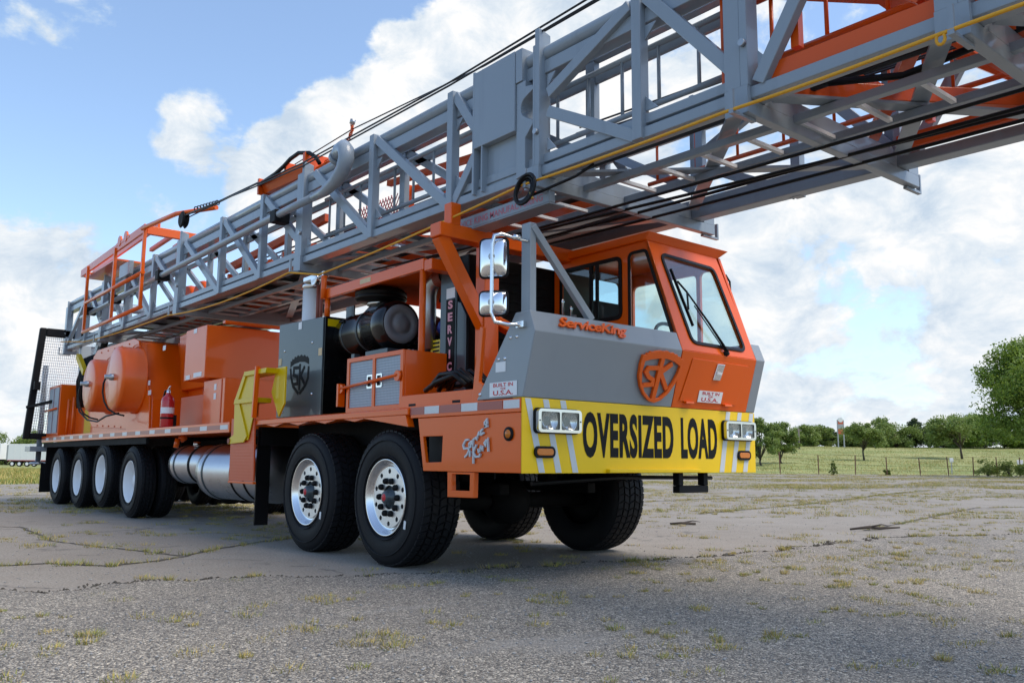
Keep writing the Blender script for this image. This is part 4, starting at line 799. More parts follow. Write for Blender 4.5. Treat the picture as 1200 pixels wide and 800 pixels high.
MB().tube([(-2.40, 0.80, 2.00), (-2.30, 0.80, 2.06), (-2.20, 0.80, 2.16), (-2.12, 0.78, 2.12)], 0.05, 10).build('boost_hose', 'rust_clamp', rig)
MB().lathe([(0.135, 0), (0.135, 0.03)], (-2.86, 0.58, 2.365), Z, 24).build('intake_band', 'alu', acl)
MB().lathe([(0.12, 0), (0.12, 0.015), (0.235, 0.02), (0.255, 0.035), (0.255, 0.060), (0.235, 0.065), (0.255, 0.072), (0.255, 0.105), (0.225, 0.130), (0.12, 0.148), (0.001, 0.150)], (-2.86, 0.58, 2.385), Z, 36, caps=False).build('pre_cleaner', 'hose', acl)
MB().box((-3.34, 0.46, 2.18), (-3.18, 0.475, 2.40)).build('tab_plate', 'dark_steel', rig); MB().box((-2.75, 0.36, 1.78), (-2.35, 0.62, 1.88)).build('cleaner_bracket', 'dark_steel', rig, 0.004); MB().box((-3.02, 0.36, 1.30), (-2.96, 0.42, 1.88)).build('cleaner_leg', 'dark_steel', rig)
MB().tube([(-2.03, 0.60, 1.85), (-2.04, 0.60, 2.25), (-2.04, 0.60, 2.36), (-2.00, 0.60, 2.44), (-1.94, 0.60, 2.475), (-1.80, 0.60, 2.49)], 0.068, 16).build('exhaust_elbow', 'grey_pipe', rig)
m = MB()
for i in range(6): m.lathe([(0.074, 0), (0.080, 0.008), (0.074, 0.016)], Vector((-1.90, 0.60, 2.482)) + Vector((0.018, 0.0, 0.002)) * i, (1, 0, 0.1), 16, caps=False)
m.build('exhaust_flex', 'rust_clamp', rig)
bl = MB().tube([(-2.05, 0.75, 2.02), (-1.78, 0.62, 2.06)], 0.055, 12).build('coolant_pipe', 'alu', rig); MB().tube([(-1.92, 0.69, 2.04), (-1.78, 0.62, 2.06)], 0.068, 12).tube([(-1.90, 0.69, 1.90), (-1.77, 0.63, 1.91)], 0.05, 12).build('hose_sleeve', 'blue_silicone', bl)
m = MB(); 
for x in (-1.905, -1.80): m.lathe([(0.071, 0), (0.071, 0.014)], (x, 0.69 - (x + 1.905) * 0.45, 2.043 + (x + 1.905) * 0.13), (0.14, -0.07, 0.02), 14)
m.build('hose_clamp', 'alu', bl)
MB().tube([(-2.1, 0.78, 2.33), (-1.95, 0.72, 2.44), (-1.8, 0.66, 2.46)], 0.025, 8).build('vent_hose', 'hose', rig)
m = MB().box((-2.0, 0.60, 1.80), (-1.80, 0.62, 1.93))
fg_ = m.build('fan_guard', 'ladder_yellow', rig, 0.005)
for i in range(3): MB().box((-1.96, 0.5975, 1.82 + i * 0.036), (-1.86, 0.5995, 1.836 + i * 0.036)).build('guard_slot', 'flat_black', fg_)
m = MB()
for i in range(10): 
    c = Vector((rng.uniform(-3.3, -1.95), 0.70, rng.uniform(1.82, 1.92))); m = MB().lathe([(0.016, 0), (0.016, 0.02), (0.001, 0.024)], c, NX, 8, caps=False); m.build('engine_bolt', 'alu', en)
MB().box((-3.35, 0.701, 1.78), (-1.95, 0.96, 1.96)).build('valve_cover', 'black', en, 0.02)
# canopy over the engine
cn = MB().box((-3.45, 0.28, 2.485), (-1.66, 0.32, 2.585)).build('engine_canopy', 'orange', rig, 0.005)
MB().box((-1.658, 0.285, 2.47), (-1.54, 0.60, 2.565)).build('canopy_end', 'orange', cn, 0.005)
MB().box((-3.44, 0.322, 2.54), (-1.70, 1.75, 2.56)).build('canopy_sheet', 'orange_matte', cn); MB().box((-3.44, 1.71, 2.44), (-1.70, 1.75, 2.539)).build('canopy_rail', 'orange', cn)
MB().box((-2.75, 0.2775, 2.52), (-2.55, 0.2795, 2.565)).build('caution_label', 'tan_label', cn)
for x in (-3.45, -1.70): MB().tube([(x, 0.305, 2.30 if x < -2 else 1.275), (x, 0.305, 2.484)], 0.030, 12).build('canopy_post', 'orange', cn)
MB().tube([(-3.46, 0.26, 2.48), (-3.46, 0.26, 2.72)], 0.03, 10).build('canopy_stub', 'orange', cn)
# toolbox with two diamond plate doors
x0, x1, y0, y1, z0, z1 = -2.60, -1.645, 0.10, 0.60, 1.276, 1.775
tb = MB().box((x0, y0 + 0.012, z0), (x1, y1, z1)).build('deck_toolbox', 'orange', rig, 0.006)
xm = (x0 + x1) / 2; MB().holed([(x0, z0), (x1, z0), (x1, z1), (x0, z1)], [[(x0 + 0.045, z0 + 0.045), (xm - 0.022, z0 + 0.045), (xm - 0.022, z1 - 0.04), (x0 + 0.045, z1 - 0.04)], [(xm + 0.022, z0 + 0.045), (x1 - 0.045, z0 + 0.045), (x1 - 0.045, z1 - 0.04), (xm + 0.022, z1 - 0.04)]], (0, y0 + 0.011, 0), X, Z, 0, 0.022).build('door_frame', 'orange', tb, 0.003)
for a, b2, lx in ((x0 + 0.047, xm - 0.024, xm - 0.12), (xm + 0.024, x1 - 0.047, xm + 0.04)):
    d = MB().box((a, y0 + 0.001, z0 + 0.047), (b2, y0 + 0.0105, z1 - 0.042)).build('toolbox_door', 'plate_grey', tb)
    h = MB().holed(rrect(lx, lx + 0.095, 1.48, 1.60, 0.012), [rrect(lx + 0.014, lx + 0.081, 1.496, 1.584, 0.006)], (0, y0, 0), X, Z, 0.0, 0.006).build('paddle_latch', 'alu', tb); MB().box((lx + 0.016, y0 - 0.001, 1.498), (lx + 0.05, y0 + 0.0005, 1.582)).build('latch_recess', 'flat_black', tb)
MB().tube([(x0 - 0.06, y0 - 0.035, 1.505), (x1 - 0.05, y0 - 0.035, 1.56)], 0.014, 8).build('lock_bar', 'orange', tb)
MB().lathe([(0.045, 0), (0.045, 0.02)], (x1 - 0.05, y0 - 0.02, 1.555), NX, 16).build('lock_lug', 'orange', tb); MB().box((x0 - 0.11, y0 - 0.05, 1.34), (x0 - 0.08, y0 + 0.02, 1.55)).lathe([(0.04, 0), (0.04, 0.02)], (x0 - 0.06, y0 - 0.02, 1.50), NX, 16).build('lock_lug', 'orange', tb)
# control cabinet with stencilled shield
cb = MB().box((-4.44, 0.27, 1.30), (-3.42, 0.95, 2.30)).build('battery_cabinet', 'black', rig, 0.006)
MB().prism([(-4.45, 1.305), (-3.415, 1.300), (-3.425, 2.292), (-4.46, 2.325)], (0, 0.268, 0), X, Z, 0, 0.016).build('cabinet_door', 'dark_steel', cb, 0.003)
m = MB()
for i, s in enumerate([[(-4.139, 1.818), (-4.113, 1.719), (-4.06, 1.624), (-3.925, 1.538)], [(-3.712, 1.812), (-3.718, 1.691), (-3.772, 1.618), (-3.900, 1.541)], [(-3.939, 1.814), (-4.053, 1.817), (-4.059, 1.744), (-3.968, 1.72), (-3.961, 1.646), (-4.062, 1.642)], [(-3.912, 1.851), (-3.911, 1.573)], [(-3.802, 1.814), (-3.893, 1.726), (-3.793, 1.635)]]): m.stroke(s, 0.036, (0, 0.2515, 0), X, Z, 0, 0.0015 + 0.0003 * i)
m.prism([(-4.142, 1.83), (-4.142, 1.90), (-4.11, 1.89), (-4.10, 1.92), (-4.06, 1.91), (-4.04, 1.94), (-4.0, 1.925), (-3.97, 1.95), (-3.93, 1.93), (-3.89, 1.95), (-3.85, 1.925), (-3.81, 1.94), (-3.78, 1.91), (-3.75, 1.92), (-3.71, 1.89), (-3.705, 1.83), (-3.80, 1.862), (-3.92, 1.872), (-4.05, 1.86)], (0, 0.2515, 0), X, Z, 0, 0.0012)
m.build('shield_stencil', 'letter_black', cb)
for x, z in ((-4.3, 2.02), (-3.65, 2.05), (-4.32, 1.52), (-3.62, 1.52), (-4.3, 1.36)): MB().lathe([(0.014, 0.001), (0.01, 0.008), (0.001, 0.009)], (x, 0.252, z), NX, 8, caps=False).build('door_bolt', 'alu', cb)
for x, z, mt in ((-4.44, 1.87, 'tan_label'), (-3.50, 1.90, 'tan_label'), (-3.98, 2.22, 'white_label')): MB().box((x, 0.2485, z), (x + 0.075, 0.2505, z + 0.075)).build('label', mt, cb)
MB().box((-3.4185, 0.30, 2.20), (-3.4165, 0.44, 2.275)).build('label', 'ladder_yellow', cb)
# hydraulic ram standing behind the cabinet
rm = MB().cyl((-4.30, 0.55, 1.3), (-4.30, 0.55, 2.74), 0.105, None, 24).build('leveling_ram', 'white_rim', rig); MB().cyl((-4.30, 0.55, 2.742), (-4.30, 0.55, 2.80), 0.115, None, 20).build('ram_cap', 'alu', rm)
MB().box((-4.28, 0.42, 2.80), (-3.82, 0.50, 2.86)).lathe([(0.07, 0), (0.07, 0.06)], (-3.95, 0.44, 2.78), NX, 14).build('ram_clevis', 'alu', rm, 0.01)
for x, r in ((-4.05, 0.025), (-3.98, 0.02)): MB().tube([(x, 0.5, 2.2), (x, 0.5, 2.76)], r, 8).build('ram_line', 'rust_clamp', rm)
# ---- boarding steps: orange tread plate with yellow flap ladder
sp_ = MB().prism([(-4.93, 1.30), (-4.31, 1.285), (-4.265, 0.63), (-4.93, 0.625)], (0, -0.03, 0), X, Z, 0, 0.02).build('step_plate', 'plate_orange', rig, 0.003); MB().box((-4.94, -0.055, 0.60), (-4.26, -0.02, 0.624)).build('step_toe', 'orange', sp_, 0.003)
MB().prism([(-4.62, 1.30), (-4.32, 1.30), (-4.32, 1.46), (-4.52, 1.62)], (0, 0.0, 0), X, Z, 0, 0.01).build('step_gusset', 'orange', sp_)
yl = MB().prism([(-4.57, 1.79), (-4.50, 1.79), (-4.70, 1.50), (-4.42, 1.10), (-4.50, 1.035), (-4.93, 1.02), (-4.95, 1.07), (-4.78, 1.12), (-4.80, 1.50)], (0, -0.066, 0), X, Z, 0, 0.015).build('flap_ladder', 'ladder_yellow', rig, 0.003)
MB().prism([(-4.53, 1.76), (-4.24, 1.76), (-4.24, 1.48), (-4.42, 1.06), (-4.74, 1.06), (-4.76, 1.48)], (0, -0.057, 0), X, Z, 0, 0.008).build('flap_skin', 'ladder_yellow', yl)
for x0, x1, z in ((-4.56, -3.98, 1.79), (-4.79, -4.25, 1.50)): MB().hexa([(x0, -0.095, z - 0.05), (x1, -0.095, z - 0.05), (x1, 0.10, z - 0.05), (x0, 0.10, z - 0.05), (x0 + 0.02, -0.095, z), (x1 + 0.02, -0.095, z), (x1 + 0.02, 0.10, z), (x0 + 0.02, 0.10, z)]).build('flap_rung', 'ladder_yellow', yl, 0.004)
MB().prism([(-4.02, 1.80), (-3.80, 1.80), (-3.80, 1.42), (-3.92, 1.29), (-4.12, 1.55)], (0, 0.06, 0), X, Z, 0, 0.02).build('flap_wing', 'ladder_yellow', yl, 0.003)
MB().bar((-4.21, -0.10, 1.285), (-4.17, -0.10, 1.82), 0.03, 0.05, Y).build('ladder_post', 'orange', rig, 0.003)
MB().lathe([(0.03, 0.0), (0.03, 0.02)], (-4.90, -0.07, 1.055), NX, 14).build('flap_pin', 'rust_clamp', yl)
# ---- big control housing and lower cabinets behind
hs = MB().box((-7.48, 0.25, 1.905), (-6.70, 2.3, 2.60)).build('console_housing', 'orange', rig, 0.008); MB().box((-6.69, 0.45, 2.63), (-6.60, 1.6, 2.67)).box((-7.0, 0.5, 2.602), (-6.9, 1.2, 2.64)).build('console_lip', 'orange', hs, 0.004)
MB().box((-7.0, 0.36, 1.264), (-6.26, 1.9, 1.88)).build('valve_cabinet', 'orange', rig, 0.006); MB().box((-6.38, 0.352, 1.27), (-6.35, 0.359, 1.87)).build('cabinet_seam', 'orange_dark', hs)
MB().box((-8.05, 0.42, 1.264), (-7.02, 1.8, 1.72)).build('tread_box', 'plate_orange', rig, 0.006)
for x, z, w in ((-7.40, 1.915, 0.16), (-7.10, 1.93, 0.3), (-7.18, 2.53, 0.12)): MB().box((x, 0.246, z), (x + w, 0.249, z + 0.06)).build('warning_label', 'white_label', hs)
for z in (1.62, 1.74): MB().box((-6.62, 0.3565, z), (-6.54, 0.359, z + 0.08)).build('warning_label', 'white_label', hs)
# ---- drawworks housing with two brake covers
dw = MB().prism([(-12.48, 1.57), (-12.40, 2.68), (-12.15, 2.78), (-9.95, 2.76), (-9.70, 2.70), (-8.95, 1.75), (-8.89, 1.27), (-10.0, 1.27), (-10.05, 1.32), (-12.13, 1.40)], (0, 0.28, 0), X, Z, 0, 0.03).build('drawworks_guard', 'orange', rig, 0.006)
MB().prism([(-12.4, 1.27), (-12.38, 2.66), (-12.15, 2.755), (-9.95, 2.74), (-9.70, 2.68), (-8.95, 1.74), (-8.90, 1.27)], (0, 1.75, 0), X, Z, 0, 1.468).build('drawworks_case', 'orange', dw, 0.02)
MB().prism([(-9.2, 1.27), (-9.68, 2.72), (-8.8, 2.72), (-8.1, 1.27)], (0, 2.1, 0), X, Z, 0, 1.25).build('chain_case', 'orange', rig, 0.02)
MB().prism([(-9.1, 1.9), (-9.3, 2.78), (-8.3, 2.84), (-7.9, 1.9)], (0, 1.9, 0), X, Z, 0, 1.15).build('gear_case', 'orange', rig, 0.02)
m = MB()
for a, b2 in (((-12.44, 1.7), (-12.38, 2.6)), ((-12.1, 2.74), (-10.0, 2.72)), ((-9.75, 2.62), (-9.05, 1.72)), ((-12.0, 1.46), (-10.2, 1.38))):
    for i in range(5): q = (i + 0.5) / 5; m.lathe([(0.014, 0.0), (0.010, 0.010), (0.001, 0.011)], (a[0] + (b2[0] - a[0]) * q + 0.03, 0.249, a[1] + (b2[1] - a[1]) * q - 0.03), NX, 8, caps=False)
m.build('guard_bolt', 'orange_dark', dw)
for cx, cz, rr in ((-9.62, 2.07, 0.50), (-11.10, 2.06, 0.44)):
    d = MB().lathe([(rr + 0.03, 0.0), (rr + 0.03, 0.03), (rr, 0.035), (rr, 0.30), (rr - 0.02, 0.335), (rr - 0.06, 0.35), (0.12, 0.352), (0.001, 0.352)], (cx, 0.248, cz), NX, 48, caps=False).build('brake_cover', 'orange', rig)
    MB().lathe([(0.05, 0), (0.05, 0.05), (0.035, 0.06), (0.035, 0.12), (0.001, 0.125)], (cx, -0.104, cz + 0.02), NX, 16, caps=False).build('swivel', 'grey_pipe', d)
    MB().tube([(cx + (rr + 0.02) * math.cos(a), 0.20, cz + (rr + 0.05) * math.sin(a)) for a in np.linspace(1.1, 2.1, 9)], 0.012, 6).build('lifting_eye', 'orange', d)
    MB().tube([(cx, -0.21, cz), (cx - 0.03, -0.23, cz - 0.08), (cx - 0.02, -0.235, cz - 0.22), (cx + 0.04, -0.22, cz - 0.36), (cx + 0.14, -0.18, cz - 0.48), (cx + 0.26, -0.10, cz - 0.55), (cx + 0.4, -0.02, cz - 0.58)], 0.014, 8).build('air_line', 'hose', d)
MB().tube([(-11.1, -0.21, 2.05), (-11.28, -0.2, 1.98), (-11.32, -0.2, 1.82), (-11.15, -0.2, 1.62), (-10.8, -0.15, 1.47), (-10.3, -0.12, 1.43), (-9.8, -0.12, 1.50), (-9.4, -0.05, 1.53)], 0.014, 8).build('air_line', 'hose', rig)
for x, z in ((-9.35, 2.42), (-9.2, 2.2)): MB().lathe([(0.05, 0), (0.05, 0.02), (0.03, 0.03), (0.001, 0.03)], (-8.62, 0.82, z), X, 14, caps=False).build('inspection_plug', 'orange', dw)
for x, z, w2 in ((-9.05, 1.95, 0.10), (-9.02, 1.80, 0.14), (-8.45, 2.42, 0.12)): MB().box((x, 0.2465, z), (x + w2, 0.2492, z + 0.07)).build('warning_label', 'white_label', dw)
# rear toolbox and yellow guard
rt = MB().box((-14.85, 0.06, 1.264), (-13.86, 0.60, 2.265)).build('rear_toolbox', 'orange', rig, 0.006)
for x0 in (-14.74, -14.30): MB().box((x0, 0.045, 1.33), (x0 + 0.36, 0.0585, 2.21)).build('toolbox_door', 'plate_grey', rt)
MB().tube([(-14.9, 0.02, 1.78), (-13.95, 0.02, 1.80)], 0.02, 8).build('lock_bar', 'orange', rt)
for x, z in ((-13.4, 1.95), (-13.0, 1.97)): MB().tube([(x, 0.12, 1.264), (x, 0.12, z)], 0.022, 8).build('stake', 'orange', rt)
MB().box((-13.84, 0.35, 1.264), (-13.0, 1.6, 1.85)).build('pump_case', 'orange', rig, 0.01); MB().box((-12.95, 0.30, 1.264), (-11.9, 0.42, 1.78)).build('belt_guard', 'ladder_yellow', rig, 0.01)
# control stand clutter behind the drums
MB().tube([(-13.3, 0.5, 2.2), (-13.0, 0.5, 2.7), (-12.7, 0.5, 3.0)], 0.06, 8).build('valve_stack', 'flat_black', rig)
for i in range(7): MB().tube([(-13.5 + i * 0.14, 0.30, 1.8), (-13.42 + i * 0.15, 0.24, 2.3), (-13.4 + i * 0.12, 0.34, 2.75)], 0.03, 6).build('hydraulic_hose', 'hose', rig)
MB().bar((-13.4, 0.22, 2.78), (-12.8, 0.22, 2.42), 0.08, 0.10).build('lever_bank', 'ladder_yellow', rig)
MB().box((-13.6, 0.42, 1.9), (-12.5, 1.8, 2.82)).build('manifold', 'chassis', rig, 0.03)
# ---- rear guard: black frame with wire mesh, jack post
gy0, gy1 = -0.12, 0.62; gx = -14.95
gd = MB().hexa([(gx - 0.06, -0.34, 1.22), (gx + 0.06, -0.34, 1.22), (gx + 0.06, -0.22, 1.22), (gx - 0.06, -0.22, 1.22), (gx - 0.06, -0.19, 3.47), (gx + 0.06, -0.19, 3.47), (gx + 0.06, -0.07, 3.47), (gx - 0.06, -0.07, 3.47)]).build('rear_guard', 'flat_black', rig, 0.02)
MB().box((gx - 0.05, -0.07, 3.30), (gx + 0.05, 1.2, 3.47)).build('guard_rail', 'flat_black', gd, 0.02); MB().box((gx - 0.05, -0.215, 1.22), (gx + 0.05, 1.2, 1.34)).build('guard_rail', 'flat_black', gd, 0.02)
for i in range(36): MB().tube([(gx, -0.2 + i * 0.036, 1.34), (gx, -0.07 + i * 0.036, 3.30)], 0.006, 4).build('mesh_wire', 'white_rim', gd)
for i in range(34): MB().tube([(gx + 0.01, -0.2 + i * 0.0035, 1.42 + i * 0.056), (gx + 0.01, 1.2, 1.42 + i * 0.056)], 0.006, 4).build('mesh_wire', 'white_rim', gd)
MB().box((gx - 0.08, -0.24, 2.2), (gx + 0.2, -0.13, 2.36)).build('hinge_block', 'flat_black', gd)
MB().bar((gx, -0.3, 1.85), (gx + 0.5, 0.1, 1.98), 0.07, 0.05).build('latch_arm', 'flat_black', gd)
jk = MB().tube([(-15.1, 0.0, 1.0), (-15.1, 0.0, 2.72)], 0.05, 10).build('rear_jack', 'grey', rig, 0); MB().box((-15.4, -0.2, 0.98), (-14.9, 0.3, 1.08)).build('jack_bracket', 'grey', jk, 0.005); MB().lathe([(0.16, 0), (0.16, 0.04), (0.05, 0.06), (0.05, 0.3)], (-15.1, 0.0, 0.72), Z, 16).build('jack_pad', 'grey_pipe', jk)
MB().box((-14.92, 0.1, 0.42), (-14.86, 1.0, 1.15)).build('rear_plate', 'chassis', rig); MB().box((-14.915, 0.02, 0.18), (-14.90, 0.62, 0.75)).build('mud_flap', 'hose', rig)
# ---- tanks and flap
for x0, x1, cy, cz, rr in ((-6.55, -4.72, 0.47, 0.70, 0.335), (-8.0, -6.85, 0.52, 0.78, 0.255)):
    tk = MB().lathe([(0.001, 0), (rr - 0.04, 0.01), (rr, 0.05), (rr, 0.12), (rr + 0.012, 0.125), (rr + 0.012, 0.19), (rr, 0.195), (rr, x1 - x0 - 0.05), (rr - 0.04, x1 - x0 - 0.01), (0.001, x1 - x0)], (x0, cy, cz), X, 40, caps=False).build('fuel_tank', 'tank', rig)
    for x in (x0 + 0.26, (x0 + x1) / 2 + 0.25, x1 - 0.3): MB().lathe([(rr + 0.004, 0), (rr + 0.012, 0.004), (rr + 0.012, 0.04), (rr + 0.004, 0.044)], (x, cy, cz), X, 40, caps=False).build('tank_strap', 'flat_black' if x > x0 + 0.5 else 'dark_steel', tk)
    MB().lathe([(0.05, 0), (0.05, 0.06), (0.001, 0.062)], (x0 + 0.7, cy - 0.1, cz + rr - 0.01), Z, 14).build('filler_cap', 'alu', tk)
MB().tube([(-7.3, 0.25, 1.10), (-7.3, 0.2, 1.16)], 0.05, 8).tube([(-7.3, 0.14, 1.00), (-7.3, 0.16, 1.12)], 0.035, 8).build('drain_valve', 'orange', rig)
MB().box((-4.42, 0.04, 0.17), (-4.40, 0.19, 1.16)).build('mud_flap', 'hose', rig); MB().box((-4.43, 0.05, 1.0), (-4.36, 0.75, 1.2)).build('flap_bracket', 'chassis', rig)
# ---- wheels
def tyre_mesh(Ro, Ri, wd, rows, nblk, lug):
    m = MB(); b2 = wd
    m.lathe([(Ri, 0.055), (Ri + 0.012, 0.028), (Ri + 0.05, 0.008), (Ri + (Ro - Ri) * 0.5, 0.0), (Ro - 0.06, 0.012), (Ro - 0.022, 0.035), (Ro - lug, 0.055), (Ro - lug, b2 - 0.055), (Ro - 0.022, b2 - 0.035), (Ro - 0.06, b2 - 0.012), (Ri + (Ro - Ri) * 0.5, b2), (Ri + 0.05, b2 - 0.008), (Ri, b2 - 0.055)], (0, 0, 0), Y, 72, X, caps=False)
    for r0 in (Ri + 0.035, Ri + (Ro - Ri) * 0.62): m.lathe([(r0, 0.0055), (r0 + 0.002, -0.0035), (r0 + 0.008, -0.0035), (r0 + 0.010, 0.0055)], (0, 0, 0), Y, 64, X, caps=False)
    for rw in range(rows):
        ya = 0.028 + (b2 - 0.056) * rw / rows + 0.006; yb = 0.028 + (b2 - 0.056) * (rw + 1) / rows - 0.006; off = 0.5 * (rw % 2); ed0 = rw == 0; ed1 = rw == rows - 1
        for i in range(nblk):
            a0 = 2 * math.pi * (i + off + 0.11) / nblk; a1 = 2 * math.pi * (i + off + 0.89) / nblk; sk2 = 0.35 * (2 * math.pi / nblk) * (1 if rw % 2 else -1); P = []
            for rr, dy in ((Ro - lug - 0.008, 0), (Ro, 0.003)):
                for aa, yy, e in ((a0, ya + dy, ed0), (a1, ya + dy, ed0), (a1 + sk2, yb - dy, ed1), (a0 + sk2, yb - dy, ed1)): 
                    r2 = rr - (0.010 if e else 0); P.append((r2 * math.cos(aa), yy, -r2 * math.sin(aa)))
            m.hexa(P)
    return m.mesh('tyre')
ftyre = tyre_mesh(0.560, 0.300, 0.415, 5, 52, 0.016); ftyre.materials.append(M['rubber'])
rtyre = tyre_mesh(0.522, 0.292, 0.270, 4, 48, 0.014); rtyre.materials.append(M['rubber'])
# polished front wheel: dished disc with round hand holes
def rim_mesh():
    m = MB(); m.lathe([(0.309, 0.020), (0.316, 0.012), (0.309, 0.006), (0.300, 0.010), (0.290, 0.028), (0.274, 0.044), (0.268, 0.052), (0.262, 0.058), (0.250, 0.060)], (0, 0, 0), Y, 64, X, caps=False)
    m.lathe([(0.250, 0.0595), (0.243, 0.050)], (0, 0, 0), Y, 60, X, caps=False)
    hp = []
    for k in range(10):
        q = 2 * math.pi * (k + 0.5) / 10; hp.append([(0.213 * math.cos(q) + 0.0205 * math.cos(-a), 0.213 * math.sin(q) + 0.0205 * math.sin(-a)) for a in np.linspace(0, 2 * math.pi, 13)[:-1]])
    disc = [(0.2445 * math.cos(a), 0.2445 * math.sin(a)) for a in np.linspace(0, 2 * math.pi, 61)[:-1]]; hub = [(0.098 * math.cos(-a), 0.098 * math.sin(-a)) for a in np.linspace(0, 2 * math.pi, 33)[:-1]]
    return m.mesh('wheel'), MB().holed(disc, hp + [hub], (0, 0.050, 0), X, Z, -0.014, 0.0).mesh('wheel_disc')
frim, fdisc = rim_mesh(); frim.materials.append(M['alu']); fdisc.materials.append(M['disc'])
nut = MB().lathe([(0.026, -0.004), (0.026, 0.016), (0.019, 0.030), (0.001, 0.034)], (0, 0, 0), NX, 10, caps=False).mesh('lug_nut'); nut.materials.append(M['flat_black'])
hubm = MB().lathe([(0.096, -0.03), (0.092, -0.016), (0.062, -0.012), (0.056, 0.034), (0.047, 0.048), (0.030, 0.052)], (0, 0.050, 0), NX, 28, caps=False).mesh('hub'); hubm.materials.append(M['dark_steel'])
hcap = MB().lathe([(0.032, 0.050), (0.026, 0.056), (0.001, 0.058)], (0, 0.050, 0), NX, 16, caps=False).mesh('hub_cap'); hcap.materials.append(M['red_print'])
back = MB().lathe([(0.285, 0.0), (0.292, 0.02), (0.292, 0.22), (0.20, 0.24)], (0, 0.085, 0), Y, 40).mesh('brake_drum'); back.materials.append(M['flat_black'])
def front_wheel(x, y, far=False):
    w = put('wheel', frim, None, rig); w.location = (x, y, 0.555); w.rotation_euler = (0, rng.uniform(0, 0.6), math.pi if far else 0)
    for me in (ftyre, fdisc, hubm, hcap, back): put(me.name, me, None, w)
    if not far: w.rotation_euler = (0, 0, 0); MB().bar((0.335, -0.003, -0.17), (0.325, -0.003, -0.235), 0.004, 0.028, X).build('tyre_sticker', 'white_label', w)
    for k in range(10):
        q = 2 * math.pi * k / 10; n2 = put('lug_nut', nut, None, w); n2.location = (0.137 * math.cos(q), 0.049, 0.137 * math.sin(q))
    return w
for x in (-1.777, -3.206): front_wheel(x, 0.02); front_wheel(x, WID - 0.02, True)
rrim = MB().lathe([(0.300, 0.030), (0.306, 0.016), (0.298, 0.010), (0.288, 0.022), (0.276, 0.040), (0.266, 0.080), (0.258, 0.125), (0.235, 0.150), (0.150, 0.165), (0.115, 0.160), (0.112, 0.10), (0.09, 0.075), (0.001, 0.07)], (0, 0, 0), Y, 56, X, caps=False).mesh('wheel'); rrim.materials.append(M['white_rim'])
rnut = MB().lathe([(0.014, 0.0), (0.014, 0.02), (0.001, 0.022)], (0, 0, 0), NX, 6, caps=False).mesh('lug_nut'); rnut.materials.append(M['white_rim'])
def rear_wheel(x, y, z, far=False):
    w = put('wheel', rrim, None, rig); w.location = (x, y, z); w.rotation_euler = (0, rng.uniform(0, 0.6), math.pi if far else 0)
    put('tyre', rtyre, None, w); t2 = put('tyre', rtyre, None, w); t2.location = (0, 0.295, 0)
    for k in range(10):
        q = 2 * math.pi * k / 10; n2 = put('lug_nut', rnut, None, w); n2.location = (0.142 * math.cos(q), 0.165, 0.142 * math.sin(q))
for x, z in ((-8.91, 0.521), (-10.48, 0.60), (-11.955, 0.521), (-13.56, 0.521)): rear_wheel(x, 0.02, z); rear_wheel(x, WID - 0.02, z, True)
for x, z in ((-1.777, 0.5), (-3.206, 0.5), (-8.91, 0.521), (-10.48, 0.60), (-11.955, 0.521), (-13.56, 0.521)):
    a = MB().tube([(x, 0.3, z), (x, WID - 0.3, z)], 0.075, 10).lathe([(0.10, -0.22), (0.2, -0.1), (0.22, 0), (0.2, 0.1), (0.10, 0.22)], (x, 1.315, z), Y, 16).build('axle', 'chassis', rig)
    for yy in (0.81, 1.82): MB().box((x - 0.6, yy - 0.05, z + 0.08), (x + 0.6, yy + 0.05, z + 0.17)).box((x - 0.08, yy - 0.06, z + 0.171), (x + 0.08, yy + 0.06, 0.8)).build('leaf_spring', 'chassis', a, 0.01)
for x in (-8.9, -10.3, -11.8): MB().lathe([(0.018, 0), (0.018, 0.02)], (x, 0.05, 1.13), NX, 8).build('deck_lug', 'alu', rd)
MB().box((-14.8, 0.02, 1.06), (-8.2, 0.06, 1.15)).build('under_rail', 'chassis', rig); MB().box((-14.8, 0.55, 1.02), (-8.3, 2.1, 1.165)).build('rear_subframe', 'chassis', rig)
MB().box((-4.3, 0.45, 1.0), (-1.3, 2.15, 1.22)).build('front_subframe', 'chassis', rig)

# ---- the lattice mast lying over the truck
yN, yF, yB = 0.28, 2.21, 2.36
def mz(x): return 2.850 - 0.008 * x
def mp_(x, y, h): return Vector((x, y, mz(x) + h))
XE = 7.4
def sag_(a, b2, s, n2=12): return [a.lerp(b2, i / n2) - Vector((0, 0, s * 4 * (i / n2) * (1 - i / n2))) for i in range(n2 + 1)]
mast = MB()
for ya, yb, yi in ((yN + 0.03, yN + 0.16, 1), (yF - 0.16, yF - 0.03, -1)):
    for x0, x1 in ((-15.1, XE),): mast.bar(mp_(x0, (ya + yb) / 2, 0.126), mp_(x1, (ya + yb) / 2, 0.126), yb - ya, 0.074)
mast = mast.build('mast', 'mast', rig, 0.006)
for s, yc in ((1, yN + 0.105), (-1, yF - 0.105)):
    MB().bar(mp_(-15.1, yc + s * 0.02, 0.176), mp_(1.60, yc + s * 0.02, 0.176), 0.06, 0.025).build('chord_web', 'mast', mast); MB().bar(mp_(-15.1, yc, 0.222), mp_(1.60, yc, 0.222), 0.115, 0.066).build('chord_cap', 'mast', mast, 0.005)
    MB().tube([mp_(-15.1, yc - 0.01 * s, 1.06), mp_(XE, yc - 0.01 * s, 1.06)], 0.056, 14).build('top_chord', 'mast', mast)
    MB().bar(mp_(-15.1, yc + 0.01 * s, 0.94), mp_(XE, yc + 0.01 * s, 0.94), 0.12, 0.105).build('top_chord', 'mast', mast, 0.006)
